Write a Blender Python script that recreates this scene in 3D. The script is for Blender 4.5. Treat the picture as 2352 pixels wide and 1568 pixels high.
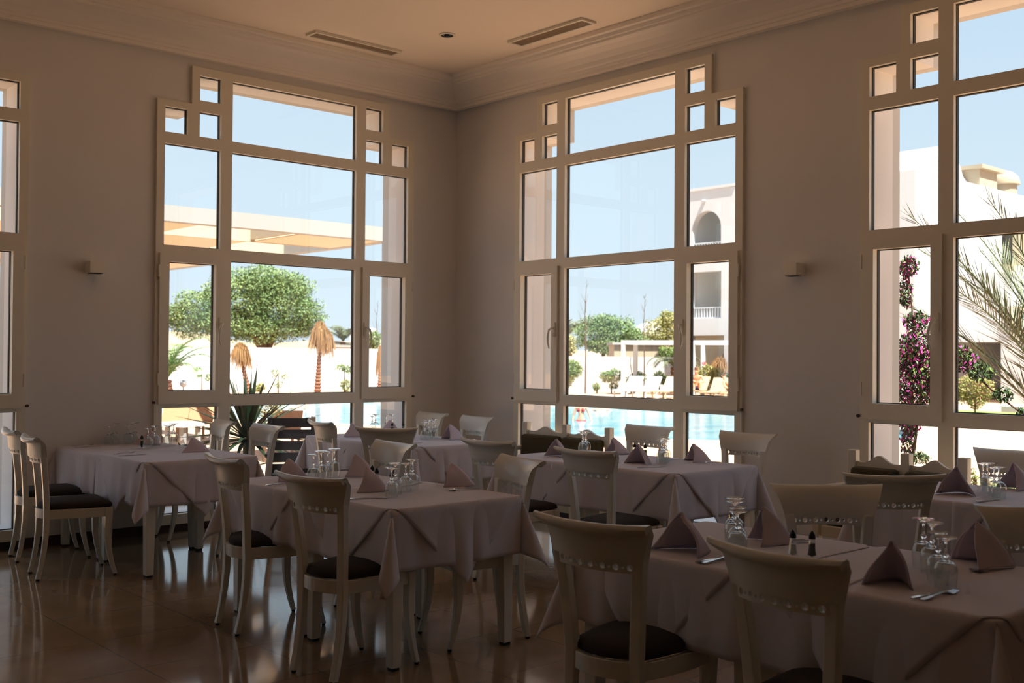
import bpy, bmesh, math, random
from mathutils import Vector, Matrix
random.seed(7)
PI = math.pi
for o in list(bpy.data.objects): bpy.data.objects.remove(o)
sc = bpy.context.scene
COL = sc.collection

# ---------------------------------------------------------------- camera
CAM = Vector((-6.9266, -8.5331, 1.48))
yaw, pitch, roll, FPX = 0.8362, 0.0136, 0.0073, 2470.05
F = Vector((math.cos(yaw)*math.cos(pitch), math.sin(yaw)*math.cos(pitch), math.sin(pitch)))
R0 = Vector((math.sin(yaw), -math.cos(yaw), 0)); U0 = R0.cross(F)
RX = math.cos(roll)*R0 + math.sin(roll)*U0; UY = math.cos(roll)*U0 - math.sin(roll)*R0
cd = bpy.data.cameras.new('camera'); cam = bpy.data.objects.new('camera', cd); COL.objects.link(cam)
cam.matrix_world = Matrix(((RX.x, UY.x, -F.x, CAM.x), (RX.y, UY.y, -F.y, CAM.y), (RX.z, UY.z, -F.z, CAM.z), (0, 0, 0, 1)))
cd.sensor_width = 36; cd.lens = FPX/2352*36; cd.clip_start = .05; cd.clip_end = 600
sc.camera = cam
cd.dof.use_dof = True; cd.dof.focus_distance = 6.0; cd.dof.aperture_fstop = 4.5

# ---------------------------------------------------------------- world, sun, exposure
w = bpy.data.worlds.new('sky'); sc.world = w; w.use_nodes = True
nt = w.node_tree; nt.nodes.clear()
tc = nt.nodes.new('ShaderNodeTexCoord'); sep = nt.nodes.new('ShaderNodeSeparateXYZ'); rp = nt.nodes.new('ShaderNodeValToRGB')
bg = nt.nodes.new('ShaderNodeBackground'); wo = nt.nodes.new('ShaderNodeOutputWorld')
nt.links.new(tc.outputs['Generated'], sep.inputs[0]); nt.links.new(sep.outputs['Z'], rp.inputs[0])
nt.links.new(rp.outputs[0], bg.inputs[0]); nt.links.new(bg.outputs[0], wo.inputs[0])
e = rp.color_ramp.elements
e[0].position = 0.0; e[0].color = (.60, .69, .76, 1)
e[1].position = 1.0; e[1].color = (.62, .78, 1.0, 1)
for p, c in ((.08, (.555, .665, .76, 1)), (.16, (.535, .65, .755, 1)), (.26, (.47, .60, .73, 1)), (.36, (.40, .545, .71, 1)), (.6, (.50, .66, .9, 1))):
    k = rp.color_ramp.elements.new(p); k.color = c
bg.inputs[1].default_value = .98
sd = bpy.data.lights.new('sun', 'SUN'); sd.energy = 14.0; sd.angle = .01; sd.color = (1, .95, .86)
sun = bpy.data.objects.new('sun', sd); COL.objects.link(sun)
sun.rotation_euler = Vector((-.10, -.47, .875)).to_track_quat('Z', 'Y').to_euler()
vs = sc.view_settings; vs.view_transform = 'Standard'; vs.look = 'None'; vs.gamma = 1; vs.use_curve_mapping = False
vs.exposure = 0.52
cy = sc.cycles
cy.use_denoising = True; cy.max_bounces = 10; cy.diffuse_bounces = 9; cy.glossy_bounces = 5; cy.transmission_bounces = 10
cy.transparent_max_bounces = 24; cy.sample_clamp_indirect = 6; cy.caustics_reflective = False; cy.caustics_refractive = False

# ---------------------------------------------------------------- measures (m)
WG = dict(m=.639, c1=.744, s1=.942, s2=1.046, c2=1.246)
T0, UB, LT, R1, R2T, R2B, R3T, R3B, R4T, R4B = 3.834, 3.624, 3.528, 3.316, 3.222, 2.378, 2.283, 1.128, 1.034, .148
G1, G2, ST, SB = .787, 1.203, 2.242, 1.170
CEIL = 4.22; TZ = .757
WIN_A = [-1.877, -5.51]     # centres along the left wall (x)
WIN_B = [-2.235, -5.867]     # centres along the right wall (y)
XW, YW = -15.0, -15.0

# ---------------------------------------------------------------- materials
MT = {}
def mat(name, col, rough=.5, metal=0, spec=.5, noise=None, bump=None, coat=0, trans=0, ior=1.45, sheen=0, emit=None):
    if name in MT: return MT[name]
    m = bpy.data.materials.new(name); m.use_nodes = True
    n = m.node_tree; b = n.nodes['Principled BSDF']
    b.inputs['Base Color'].default_value = (*col, 1); b.inputs['Roughness'].default_value = rough
    b.inputs['Metallic'].default_value = metal; b.inputs['Specular IOR Level'].default_value = spec
    b.inputs['Coat Weight'].default_value = coat; b.inputs['Coat Roughness'].default_value = .1
    b.inputs['Transmission Weight'].default_value = trans; b.inputs['IOR'].default_value = ior
    b.inputs['Sheen Weight'].default_value = sheen
    if noise or bump:
        t = n.nodes.new('ShaderNodeTexCoord')
    if noise:      # (scale, colour2, detail)
        x = n.nodes.new('ShaderNodeTexNoise'); x.inputs['Scale'].default_value = noise[0]; x.inputs['Detail'].default_value = noise[2]
        n.links.new(t.outputs['Object'], x.inputs['Vector'])
        r = n.nodes.new('ShaderNodeValToRGB'); r.color_ramp.elements[0].position = .35; r.color_ramp.elements[1].position = .68
        r.color_ramp.elements[0].color = (*col, 1); r.color_ramp.elements[1].color = (*noise[1], 1)
        n.links.new(x.outputs['Fac'], r.inputs[0]); n.links.new(r.outputs[0], b.inputs['Base Color'])
    if bump:       # (scale, strength, distance)
        x = n.nodes.new('ShaderNodeTexNoise'); x.inputs['Scale'].default_value = bump[0]; x.inputs['Detail'].default_value = 4
        n.links.new(t.outputs['Object'], x.inputs['Vector'])
        q = n.nodes.new('ShaderNodeBump'); q.inputs['Strength'].default_value = bump[1]; q.inputs['Distance'].default_value = bump[2]
        n.links.new(x.outputs['Fac'], q.inputs['Height']); n.links.new(q.outputs[0], b.inputs['Normal'])
    MT[name] = m
    return m
M_wall = mat('wall_paint', (.76, .745, .73), .85, noise=(1.6, (.74, .725, .71), 3), bump=(14, .12, .01))
M_dim = mat('light_wall_paint', (.74, .72, .68), .85)
M_ceil = mat('ceiling_paint', (.95, .84, .71), .85, bump=(5, .1, .01))
M_cornice = mat('cornice_plaster', (.90, .84, .76), .7)
M_frame = mat('cream_aluminium', (.80, .76, .65), .45)
M_gasket = mat('black_gasket', (.006, .006, .006), .7)
M_base = mat('dark_baseboard', (.05, .025, .018), .35)
M_out = mat('outer_render', (.56, .55, .52), .9, bump=(30, .15, .01))
M_chair = mat('cream_lacquer', (.70, .70, .64), .28, spec=.5)
M_seat = mat('charcoal_fabric', (.030, .027, .022), .95, bump=(260, .4, .002))
M_foot = mat('black_rubber', (.01, .01, .01), .6)
M_cloth = mat('lilac_tablecloth', (.62, .59, .64), .9, sheen=.15, bump=(500, .1, .001))
M_napkin = mat('lilac_napkin', (.58, .51, .59), .95, sheen=.15, bump=(700, .12, .001))
M_steel = mat('cutlery_steel', (.62, .62, .62), .18, metal=1)
M_olive = mat('olive_cushion', (.085, .07, .035), .95, bump=(200, .4, .002))
M_white = mat('white_metal', (.50, .53, .56), .4)
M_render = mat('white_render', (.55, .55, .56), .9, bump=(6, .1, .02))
M_renderb = mat('beige_and_shade_render', (.34, .28, .20), .9)  # own colour of the beige parts; also painted shade on the terrace recess
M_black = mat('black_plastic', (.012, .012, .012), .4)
M_glass = mat('clear_glass', (1, 1, 1), .0, trans=1, ior=1.45)
M_salt = mat('salt', (.8, .8, .78), .9)
M_skin = mat('skin', (.55, .29, .19), .6)
M_skin2 = mat('tanned_skin', (.50, .24, .13), .6)
M_red = mat('red_swimwear', (.7, .03, .03), .6)
M_hair = mat('brown_hair', (.06, .03, .015), .7)

def pane_mat(ior=1.45):
    m = bpy.data.materials.new('window_glass'); m.use_nodes = True; n = m.node_tree; n.nodes.clear()
    o = n.nodes.new('ShaderNodeOutputMaterial'); mx = n.nodes.new('ShaderNodeMixShader')
    t = n.nodes.new('ShaderNodeBsdfTransparent'); t.inputs[0].default_value = (.97, .985, .98, 1)
    g = n.nodes.new('ShaderNodeBsdfGlossy'); g.inputs['Roughness'].default_value = 0.0
    f = n.nodes.new('ShaderNodeFresnel'); ge = n.nodes.new('ShaderNodeNewGeometry'); mr = n.nodes.new('ShaderNodeMapRange')
    mr.inputs['To Min'].default_value = ior; mr.inputs['To Max'].default_value = 1/ior      # same reflectance on both faces
    n.links.new(ge.outputs['Backfacing'], mr.inputs['Value']); n.links.new(mr.outputs[0], f.inputs[0])
    n.links.new(f.outputs[0], mx.inputs[0]); n.links.new(t.outputs[0], mx.inputs[1]); n.links.new(g.outputs[0], mx.inputs[2])
    n.links.new(mx.outputs[0], o.inputs[0]); return m
M_pane = pane_mat()
M_thin = pane_mat(1.7); M_thin.name = 'thin_blown_glass'

def marble():
    m = bpy.data.materials.new('polished_marble_tiles'); m.use_nodes = True; n = m.node_tree; b = n.nodes['Principled BSDF']
    t = n.nodes.new('ShaderNodeTexCoord')
    x = n.nodes.new('ShaderNodeTexNoise'); x.inputs['Scale'].default_value = 1.7; x.inputs['Detail'].default_value = 8; x.inputs['Distortion'].default_value = 1.2
    n.links.new(t.outputs['Object'], x.inputs['Vector'])
    r = n.nodes.new('ShaderNodeValToRGB'); el = r.color_ramp.elements
    el[0].position = .3; el[0].color = (.21, .135, .075, 1); el[1].position = .7; el[1].color = (.30, .21, .125, 1)
    n.links.new(x.outputs['Fac'], r.inputs[0])
    k = n.nodes.new('ShaderNodeTexBrick'); k.offset = 0; k.inputs['Scale'].default_value = 1; k.inputs['Brick Width'].default_value = .6
    k.inputs['Row Height'].default_value = .6; k.inputs['Mortar Size'].default_value = .0025; k.inputs['Mortar'].default_value = (.11, .075, .045, 1)
    n.links.new(t.outputs['Object'], k.inputs['Vector']); n.links.new(r.outputs[0], k.inputs['Color1']); n.links.new(r.outputs[0], k.inputs['Color2'])
    n.links.new(k.outputs['Color'], b.inputs['Base Color'])
    rr = n.nodes.new('ShaderNodeMapRange'); rr.inputs['To Min'].default_value = .05; rr.inputs['To Max'].default_value = .14
    n.links.new(x.outputs['Fac'], rr.inputs['Value']); n.links.new(rr.outputs[0], b.inputs['Roughness'])
    b.inputs['Specular IOR Level'].default_value = .6
    return m
M_floor = marble()

# ---------------------------------------------------------------- mesh helpers
class MB:
    def __init__(s): s.v = []; s.f = []
    def add(s, vs_, fs_):
        o = len(s.v); s.v += [tuple(p) for p in vs_]; s.f += [tuple(i+o for i in f) for f in fs_]; return s
    def box(s, x0, x1, y0, y1, z0, z1):
        return s.add([(x0,y0,z0),(x1,y0,z0),(x1,y1,z0),(x0,y1,z0),(x0,y0,z1),(x1,y0,z1),(x1,y1,z1),(x0,y1,z1)],
                     [(0,3,2,1),(4,5,6,7),(0,1,5,4),(1,2,6,5),(2,3,7,6),(3,0,4,7)])
    def bar(s, a, b, w, h=None, up=(0,0,1), w2=None, h2=None):
        a = Vector(a); b = Vector(b); d = (b-a).normalized(); h = h or w; w2 = w2 or w; h2 = h2 or h
        u = Vector(up)
        if abs(d.dot(u)) > .95: u = Vector((1,0,0))
        r = d.cross(u).normalized(); u = r.cross(d)
        P = [p + sx*r*ww/2 + sy*u*hh/2 for p, ww, hh in ((a,w,h),(b,w2,h2)) for sx, sy in ((-1,-1),(1,-1),(1,1),(-1,1))]
        return s.add(P, [(0,1,2,3),(7,6,5,4),(0,4,5,1),(1,5,6,2),(2,6,7,3),(3,7,4,0)])
    def tube(s, pts, rad, n=10, cap=True):
        pts = [Vector(p) for p in pts]; o = len(s.v)
        rad = rad if isinstance(rad, (list, tuple)) else [rad]*len(pts)
        u = None
        for i, p in enumerate(pts):
            d = (pts[min(i+1, len(pts)-1)] - pts[max(i-1, 0)]).normalized()
            if u is None: u = d.cross(Vector((0,0,1)) if abs(d.z) < .9 else Vector((1,0,0))).normalized()
            u = (u - d*u.dot(d)).normalized(); q = d.cross(u)
            for k in range(n):
                a = 2*PI*k/n; s.v.append(tuple(p + rad[i]*(math.cos(a)*u + math.sin(a)*q)))
        for i in range(len(pts)-1):
            for k in range(n):
                a = o+i*n+k; b = o+i*n+(k+1) % n; s.f.append((a, b, b+n, a+n))
        if cap:
            s.f.append(tuple(o+k for k in range(n))[::-1]); s.f.append(tuple(o+(len(pts)-1)*n+k for k in range(n)))
        return s
    def lathe(s, prof, c=(0,0,0), n=20, cap=True):
        o = len(s.v); c = Vector(c)
        for r, z in prof:
            for k in range(n):
                a = 2*PI*k/n; s.v.append((c.x+r*math.cos(a), c.y+r*math.sin(a), c.z+z))
        for i in range(len(prof)-1):
            for k in range(n):
                a = o+i*n+k; b = o+i*n+(k+1) % n; s.f.append((a, b, b+n, a+n))
        if cap:
            s.f.append(tuple(o+k for k in range(n))[::-1]); s.f.append(tuple(o+(len(prof)-1)*n+k for k in range(n)))
        return s
    def sweep(s, pts, secs):       # pts: list of frames (origin, u, v); secs: list of (a,b) section loops
        o = len(s.v); n = len(secs[0])
        for (p, u, v), sec in zip(pts, secs):
            for a, b in sec: s.v.append(tuple(Vector(p)+a*Vector(u)+b*Vector(v)))
        for i in range(len(pts)-1):
            for k in range(n):
                a = o+i*n+k; b = o+i*n+(k+1) % n; s.f.append((a, b, b+n, a+n))
        s.f.append(tuple(o+k for k in range(n))[::-1]); s.f.append(tuple(o+(len(pts)-1)*n+k for k in range(n)))
        return s
    def surf(s, fn, nu, nv):
        o = len(s.v)
        for i in range(nu+1):
            for j in range(nv+1): s.v.append(tuple(fn(i/nu, j/nv)))
        for i in range(nu):
            for j in range(nv):
                a = o+i*(nv+1)+j; s.f.append((a, a+nv+1, a+nv+2, a+1))
        return s
    def mesh(s, name):
        m = bpy.data.meshes.new(name); m.from_pydata(s.v, [], s.f); m.update(); return m
    def build(s, name, m, parent=None, smooth=None, bevel=0, solid=0, sub=0, loc=None):
        me = s.mesh(name); o = bpy.data.objects.new(name, me); COL.objects.link(o)
        for q in (m if isinstance(m, (list, tuple)) else [m]): me.materials.append(q)
        if smooth: 
            me.polygons.foreach_set('use_smooth', [True]*len(me.polygons))
            if smooth < 180:
                bm = bmesh.new(); bm.from_mesh(me); bmesh.ops.remove_doubles(bm, verts=bm.verts, dist=1e-5)
                bmesh.ops.recalc_face_normals(bm, faces=bm.faces)
                for ed in bm.edges:
                    if len(ed.link_faces) == 2 and ed.calc_face_angle(0) > math.radians(smooth): ed.smooth = False
                bm.to_mesh(me); bm.free()
        if parent: o.parent = parent
        if loc: o.location = loc
        if solid:
            k = o.modifiers.new('thickness', 'SOLIDIFY'); k.thickness = solid; k.offset = 0
        if bevel:
            k = o.modifiers.new('bevel', 'BEVEL'); k.width = bevel; k.segments = 2; k.limit_method = 'ANGLE'; k.angle_limit = .6
        if sub:
            k = o.modifiers.new('subdivision', 'SUBSURF'); k.levels = sub; k.render_levels = sub
        return o
def tag(o, label=None, cat=None, group=None, kind=None):
    if label: o['label'] = label
    if cat: o['category'] = cat
    if group: o['group'] = group
    if kind: o['kind'] = kind
    return o
def empty(name, loc=(0,0,0), rz=0, label=None, cat=None, group=None, kind=None):
    o = bpy.data.objects.new(name, None); COL.objects.link(o); o.location = loc; o.rotation_euler = (0,0,rz); o.empty_display_size = .1
    return tag(o, label, cat, group, kind)
def copy_tree(o, parent=None):
    c = o.copy(); COL.objects.link(c)
    if parent: c.parent = parent
    for ch in [x for x in list(COL.objects) if x.parent == o]: copy_tree(ch, c)
    return c
def plate(mb, us, zs, solid, d0, d1, fr):
    """a thick plate cut by a grid: fr(u,d,z)->xyz; only outer faces are kept"""
    us = sorted(set(us)); zs = sorted(set(zs)); nu, nz = len(us)-1, len(zs)-1
    S = [[solid((us[i]+us[i+1])/2, (zs[j]+zs[j+1])/2) for j in range(nz)] for i in range(nu)]
    g = lambda i, j: 0 <= i < nu and 0 <= j < nz and S[i][j]
    for i in range(nu):
        for j in range(nz):
            if not S[i][j]: continue
            a, b, c, d = us[i], us[i+1], zs[j], zs[j+1]
            mb.add([fr(a,d0,c), fr(b,d0,c), fr(b,d0,d), fr(a,d0,d)], [(0,1,2,3)])
            mb.add([fr(a,d1,c), fr(b,d1,c), fr(b,d1,d), fr(a,d1,d)], [(3,2,1,0)])
            if not g(i-1,j): mb.add([fr(a,d0,c), fr(a,d0,d), fr(a,d1,d), fr(a,d1,c)], [(0,1,2,3)])
            if not g(i+1,j): mb.add([fr(b,d0,c), fr(b,d0,d), fr(b,d1,d), fr(b,d1,c)], [(3,2,1,0)])
            if not g(i,j-1): mb.add([fr(a,d0,c), fr(a,d1,c), fr(b,d1,c), fr(b,d0,c)], [(0,1,2,3)])
            if not g(i,j+1): mb.add([fr(a,d0,d), fr(a,d1,d), fr(b,d1,d), fr(b,d0,d)], [(3,2,1,0)])
    return mb
FA = lambda u, d, z: (u, d, z)          # left wall: u along x, depth outward +y
FB = lambda u, d, z: (d, u, z)          # right wall: u along y, depth outward +x
def stepped(u, z, g=0.0, zb=R4B, zt=0.0):
    a = abs(u)
    if z < zb-g: return False
    if a < WG['s1']+g: return z < T0+g+zt
    return a < WG['c2']+g and z < LT+g+zt

# ---------------------------------------------------------------- walls with the stepped window openings
def wall(name, fr, wins, lo, hi, d0, d1, m, zt=0, zb=R4B):
    us = [lo, hi]; zs = [-.15 if d0 > .1 else 0, 4.6, zb, LT+zt, T0+zt]
    for c in wins: us += [c-WG['c2'], c-WG['s1'], c+WG['s1'], c+WG['c2']]
    sol = lambda u, z: not any(stepped(u-c, z, 0, zb, zt) for c in wins)
    o = plate(MB(), us, zs, sol, d0, d1, fr).build(name, m)
    return tag(o, kind='structure')
wall('wall_left', FA, WIN_A, XW, .0, 0, .30, M_wall)
wall('wall_right', FB, WIN_B, YW, .0, 0, .30, M_wall)
wall('wall_outer_left', FA, WIN_A, XW-.4, .40, .301, .40, M_out, 0)
wall('wall_outer_right', FB, WIN_B, YW-.4, .301, .301, .40, M_out, 0)
o = MB().box(0, .30, 0, .30, 0, 4.6).build('trim_corner_column', M_wall); tag(o, kind='structure')
o = MB().box(XW-.3, XW, YW, .3, 0, 4.6).build('wall_far_left_side', M_dim); tag(o, kind='structure')
o = MB().box(XW-.3, .3, YW-.3, YW, 0, 4.6).build('wall_back', M_dim); tag(o, kind='structure')
o = MB().box(XW-.2, .0, YW-.2, .0, -.15, 0).build('floor', M_floor); tag(o, kind='structure')
o = MB().box(XW-.4, .4, YW-.4, .4, CEIL, 4.62).build('ceiling', M_ceil); tag(o, kind='structure')
# baseboards run between and under the windows
o = MB().box(XW, -.012, -.014, 0, 0, .075).build('baseboard_left', M_base); tag(o, kind='structure')
o = MB().box(-.014, 0, YW, 0, 0, .075).build('baseboard_right', M_base); tag(o, kind='structure')
# cornice: profile (distance from wall, z)
PROF = [(0, 3.99), (.045, 3.962), (.10, 3.962), (.105, 3.99), (.12, 3.992), (.125, 4.012), (.14, 4.018), (.16, 4.05), (.21, 4.09), (.27, 4.12), (.315, 4.135), (.32, 4.152), (.34, 4.156), (.35, 4.18), (.385, 4.186), (.39, 4.222)]
mb = MB()
def corn(d, z, t):   # mitre at the corner
    return None
for nm, ax in (('trim_cornice_left', 0), ('trim_cornice_right', 1)):
    mb = MB(); vsn = []
    for d, z in PROF:
        if ax == 0: vsn += [(XW, -d, z), (-d, -d, z)]
        else: vsn += [(-d, -d, z), (-d, YW, z)]
    mb.add(vsn, [(2*i, 2*i+1, 2*i+3, 2*i+2) for i in range(len(PROF)-1)])
    o = mb.build(nm, M_cornice); tag(o, kind='structure')
    k = o.modifiers.new('thickness', 'SOLIDIFY'); k.thickness = .004

# ---------------------------------------------------------------- windows
def window(i, fr, c, sgn):
    """sgn: +1 when +u runs to the right seen from the room"""
    V = WG
    panes = []
    for s in (-1, 1):
        q = lambda a, b: (min(s*a, s*b), max(s*a, s*b))
        panes += [(*q(V['c1'], V['s1']), UB, T0), (*q(V['c1'], V['s1']), R1, LT), (*q(V['s2'], V['c2']), R1, LT),
                  (*q(V['c1'], V['c2']), R2B, R2T), (*q(V['c1'], V['c2']), R4B, R4T)]
    panes += [(-V['m'], V['m'], R1, T0), (-V['m'], V['m'], R2B, R2T), (-V['m'], V['m'], R3B, R3T), (-V['m'], V['m'], R4B, R4T)]
    sash = [(-G2, -G1, SB, ST), (G1, G2, SB, ST)]
    side = [(-V['c2'], -V['c1'], R3B, R3T), (V['c1'], V['c2'], R3B, R3T)]
    holes = panes + side
    us = [-V['c2']-.068, V['c2']+.068, -V['s1']-.07, V['s1']+.07]; zs = [R4B-.083, T0+.07, LT+.055]
    for a, b, lo, hi in holes: us += [a, b]; zs += [lo, hi]
    def sol(u, z):
        a = abs(u)
        if a > V['s1']+.07 and z > LT+.055: return False
        return not any(p < u < q_ and lo < z < hi for p, q_, lo, hi in holes)
    f = lambda u, d, z: fr(c+u, d, z)
    mb = plate(MB(), us, zs, sol, -.028, -.0005, f)
    # bars in the opening behind the face frame
    us2 = [-V['c2'], V['c2'], -V['s1'], V['s1']]; zs2 = [R4B, T0, LT]
    for a, b, lo, hi in holes: us2 += [a, b]; zs2 += [lo, hi]
    def sol2(u, z):
        return stepped(u, z) and not any(p < u < q_ and lo < z < hi for p, q_, lo, hi in holes)
    plate(mb, us2, zs2, sol2, 0.0, .035, f)
    root = mb.build('window_%d' % i, M_frame, bevel=0); tag(root, kind='structure')
    gm = MB(); k = 0
    for a, b, lo, hi in panes + sash:
        t = MB(); plate(t, [a, b], [lo, hi], lambda u, z: True, .004, .008, f); t.build('glass_pane', M_pane, root)
        x = .006
        plate(gm, [a, a+x, b-x, b], [lo, lo+x, hi-x, hi], lambda u, z: not (a+x < u < b-x and lo+x < z < hi-x), .0085, .034, f)
    gm.build('gasket', M_gasket, root)
    for s in (-1, 1):
        so = MB(); a, b = (V['c1']-.035, V['c2']+.04); lo, hi = R3B-.065, R3T+.028
        uu = sorted([s*a, s*b, s*G1, s*G2])
        plate(so, uu, [lo, SB, ST, hi], lambda u, z: not (min(s*G1, s*G2) < u < max(s*G1, s*G2) and SB < z < ST), -.05, -.029, f)
        plate(so, sorted([s*V['c1'], s*V['c2'], s*G1, s*G2]), [R3B, SB, ST, R3T], lambda u, z: not (min(s*G1, s*G2) < u < max(s*G1, s*G2) and SB < z < ST), -.0285, .03, f)
        sh = so.build('sash', M_frame, root, bevel=.003)
        # handle: rose and curved lever
        hu = s*(V['c1']-.004); hm = MB()
        plate(hm, [hu-.016, hu+.016], [1.66, 1.79], lambda u, z: True, -.062, -.050, f)
        hm.tube([f(hu, -.06, 1.74), f(hu, -.085, 1.74), f(hu+s*.02, -.10, 1.72), f(hu+s*.035, -.10, 1.66), f(hu+s*.035, -.098, 1.60), f(hu+s*.02, -.095, 1.55)], [.009, .009, .010, .010, .009, .006], 8)
        hm.build('handle', M_frame, sh, smooth=60)
        hb = MB()
        for z in (2.16, 1.27):
            hb.tube([f(s*(b+.006), -.045, z-.05), f(s*(b+.006), -.045, z+.05)], .009, 8)
        hb.build('hinge', M_frame, sh, smooth=60)
        kb = MB(); kb.tube([f(s*(b+.035), -.028, R3B-.05), f(s*(b+.035), -.045, R3B-.05)], .012, 10); kb.build('latch', M_base, root, smooth=60)
    return root
n = 1
for c in WIN_A: window(n, FA, c, 1); n += 1
for c in WIN_B: window(n, FB, c, -1); n += 1
# daylight portals in the openings (sampling aid for the sky only)
for c in WIN_A:
    l = bpy.data.lights.new('window_portal', 'AREA'); l.shape = 'RECTANGLE'; l.size = 2.5; l.size_y = 3.7; l.cycles.is_portal = True
    p = bpy.data.objects.new('window_portal', l); COL.objects.link(p); p.location = (c, .45, 2.0); p.rotation_euler = (-PI/2, 0, 0)
for c in WIN_B:
    l = bpy.data.lights.new('window_portal', 'AREA'); l.shape = 'RECTANGLE'; l.size = 2.5; l.size_y = 3.7; l.cycles.is_portal = True
    p = bpy.data.objects.new('window_portal', l); COL.objects.link(p); p.location = (.45, c, 2.0); p.rotation_euler = (-PI/2, 0, -PI/2)
# ---------------------------------------------------------------- wall lights, ceiling fittings
def sconce(loc, rz, label):
    r = empty('wall_light', loc, rz, label, 'wall light')
    MB().box(-.012, .0, -.045, .045, -.04, .04).build('mounting_plate', M_frame, r, bevel=.003)
    b = MB(); b.box(-.125, -.0125, -.062, .062, -.042, .05); b.build('lamp_body', M_frame, r, bevel=.004)
    MB().box(-.11, -.03, -.045, .045, -.046, -.0425).build('lens', M_gasket, r)
    return r
sconce((-3.70, 0, 2.15), PI/2, 'small cream box wall light beside the left picture-edge window')
sconce((0, -4.035, 2.13), 0, 'small cream box wall light between the two windows of the right wall')
def vent(loc, L, W, rz, label):
    r = empty('ceiling_vent', loc, rz, label, 'ceiling vent', 'linear air grilles in the ceiling')
    f = MB(); x, y = L/2, W/2; t = .022
    for q in ((-x,x,-y,-y+t),(-x,x,y-t,y),(-x,-x+t,-y+t,y-t),(x-t,x,-y+t,y-t)): f.box(*q, -.02, -.0005)
    f.build('frame', M_frame, r)
    s = MB()
    k = 0; yy = -y+t+.006
    while yy < y-t-.006:
        s.bar((-x+t, yy, -.008), (x-t, yy, -.008), .005, .009); yy += .0125
    s.build('grille', mat('tan_grille', (.40, .30, .21), .5), r)
    MB().box(-x+t, x-t, -y+t, y-t, -.002, -.0006).build('backing', M_gasket, r)
    return r
vent((-1.66, -.62, CEIL), .90, .16, 0, 'long narrow cream air grille in the ceiling above the left window')
vent((-.64, -2.03, CEIL), .90, .17, PI/2, 'long narrow cream air grille in the ceiling above the middle window')
r = empty('ceiling_detector', (-1.22, -1.36, CEIL), 0, 'small round dark-centred fitting in the ceiling between the two grilles', 'ceiling light')
MB().lathe([(.072, 0), (.072, -.008), (.060, -.012), (.052, -.010)], n=28, cap=False).build('rim', M_frame, r, smooth=40)
MB().lathe([(.052, -.004), (.0, -.0045)], n=24, cap=False).build('reflector', M_steel, r)
MB().lathe([(.022, -.005), (.022, -.014), (.0, -.016)], n=16, cap=False).build('bulb', M_gasket, r, smooth=50)

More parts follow.
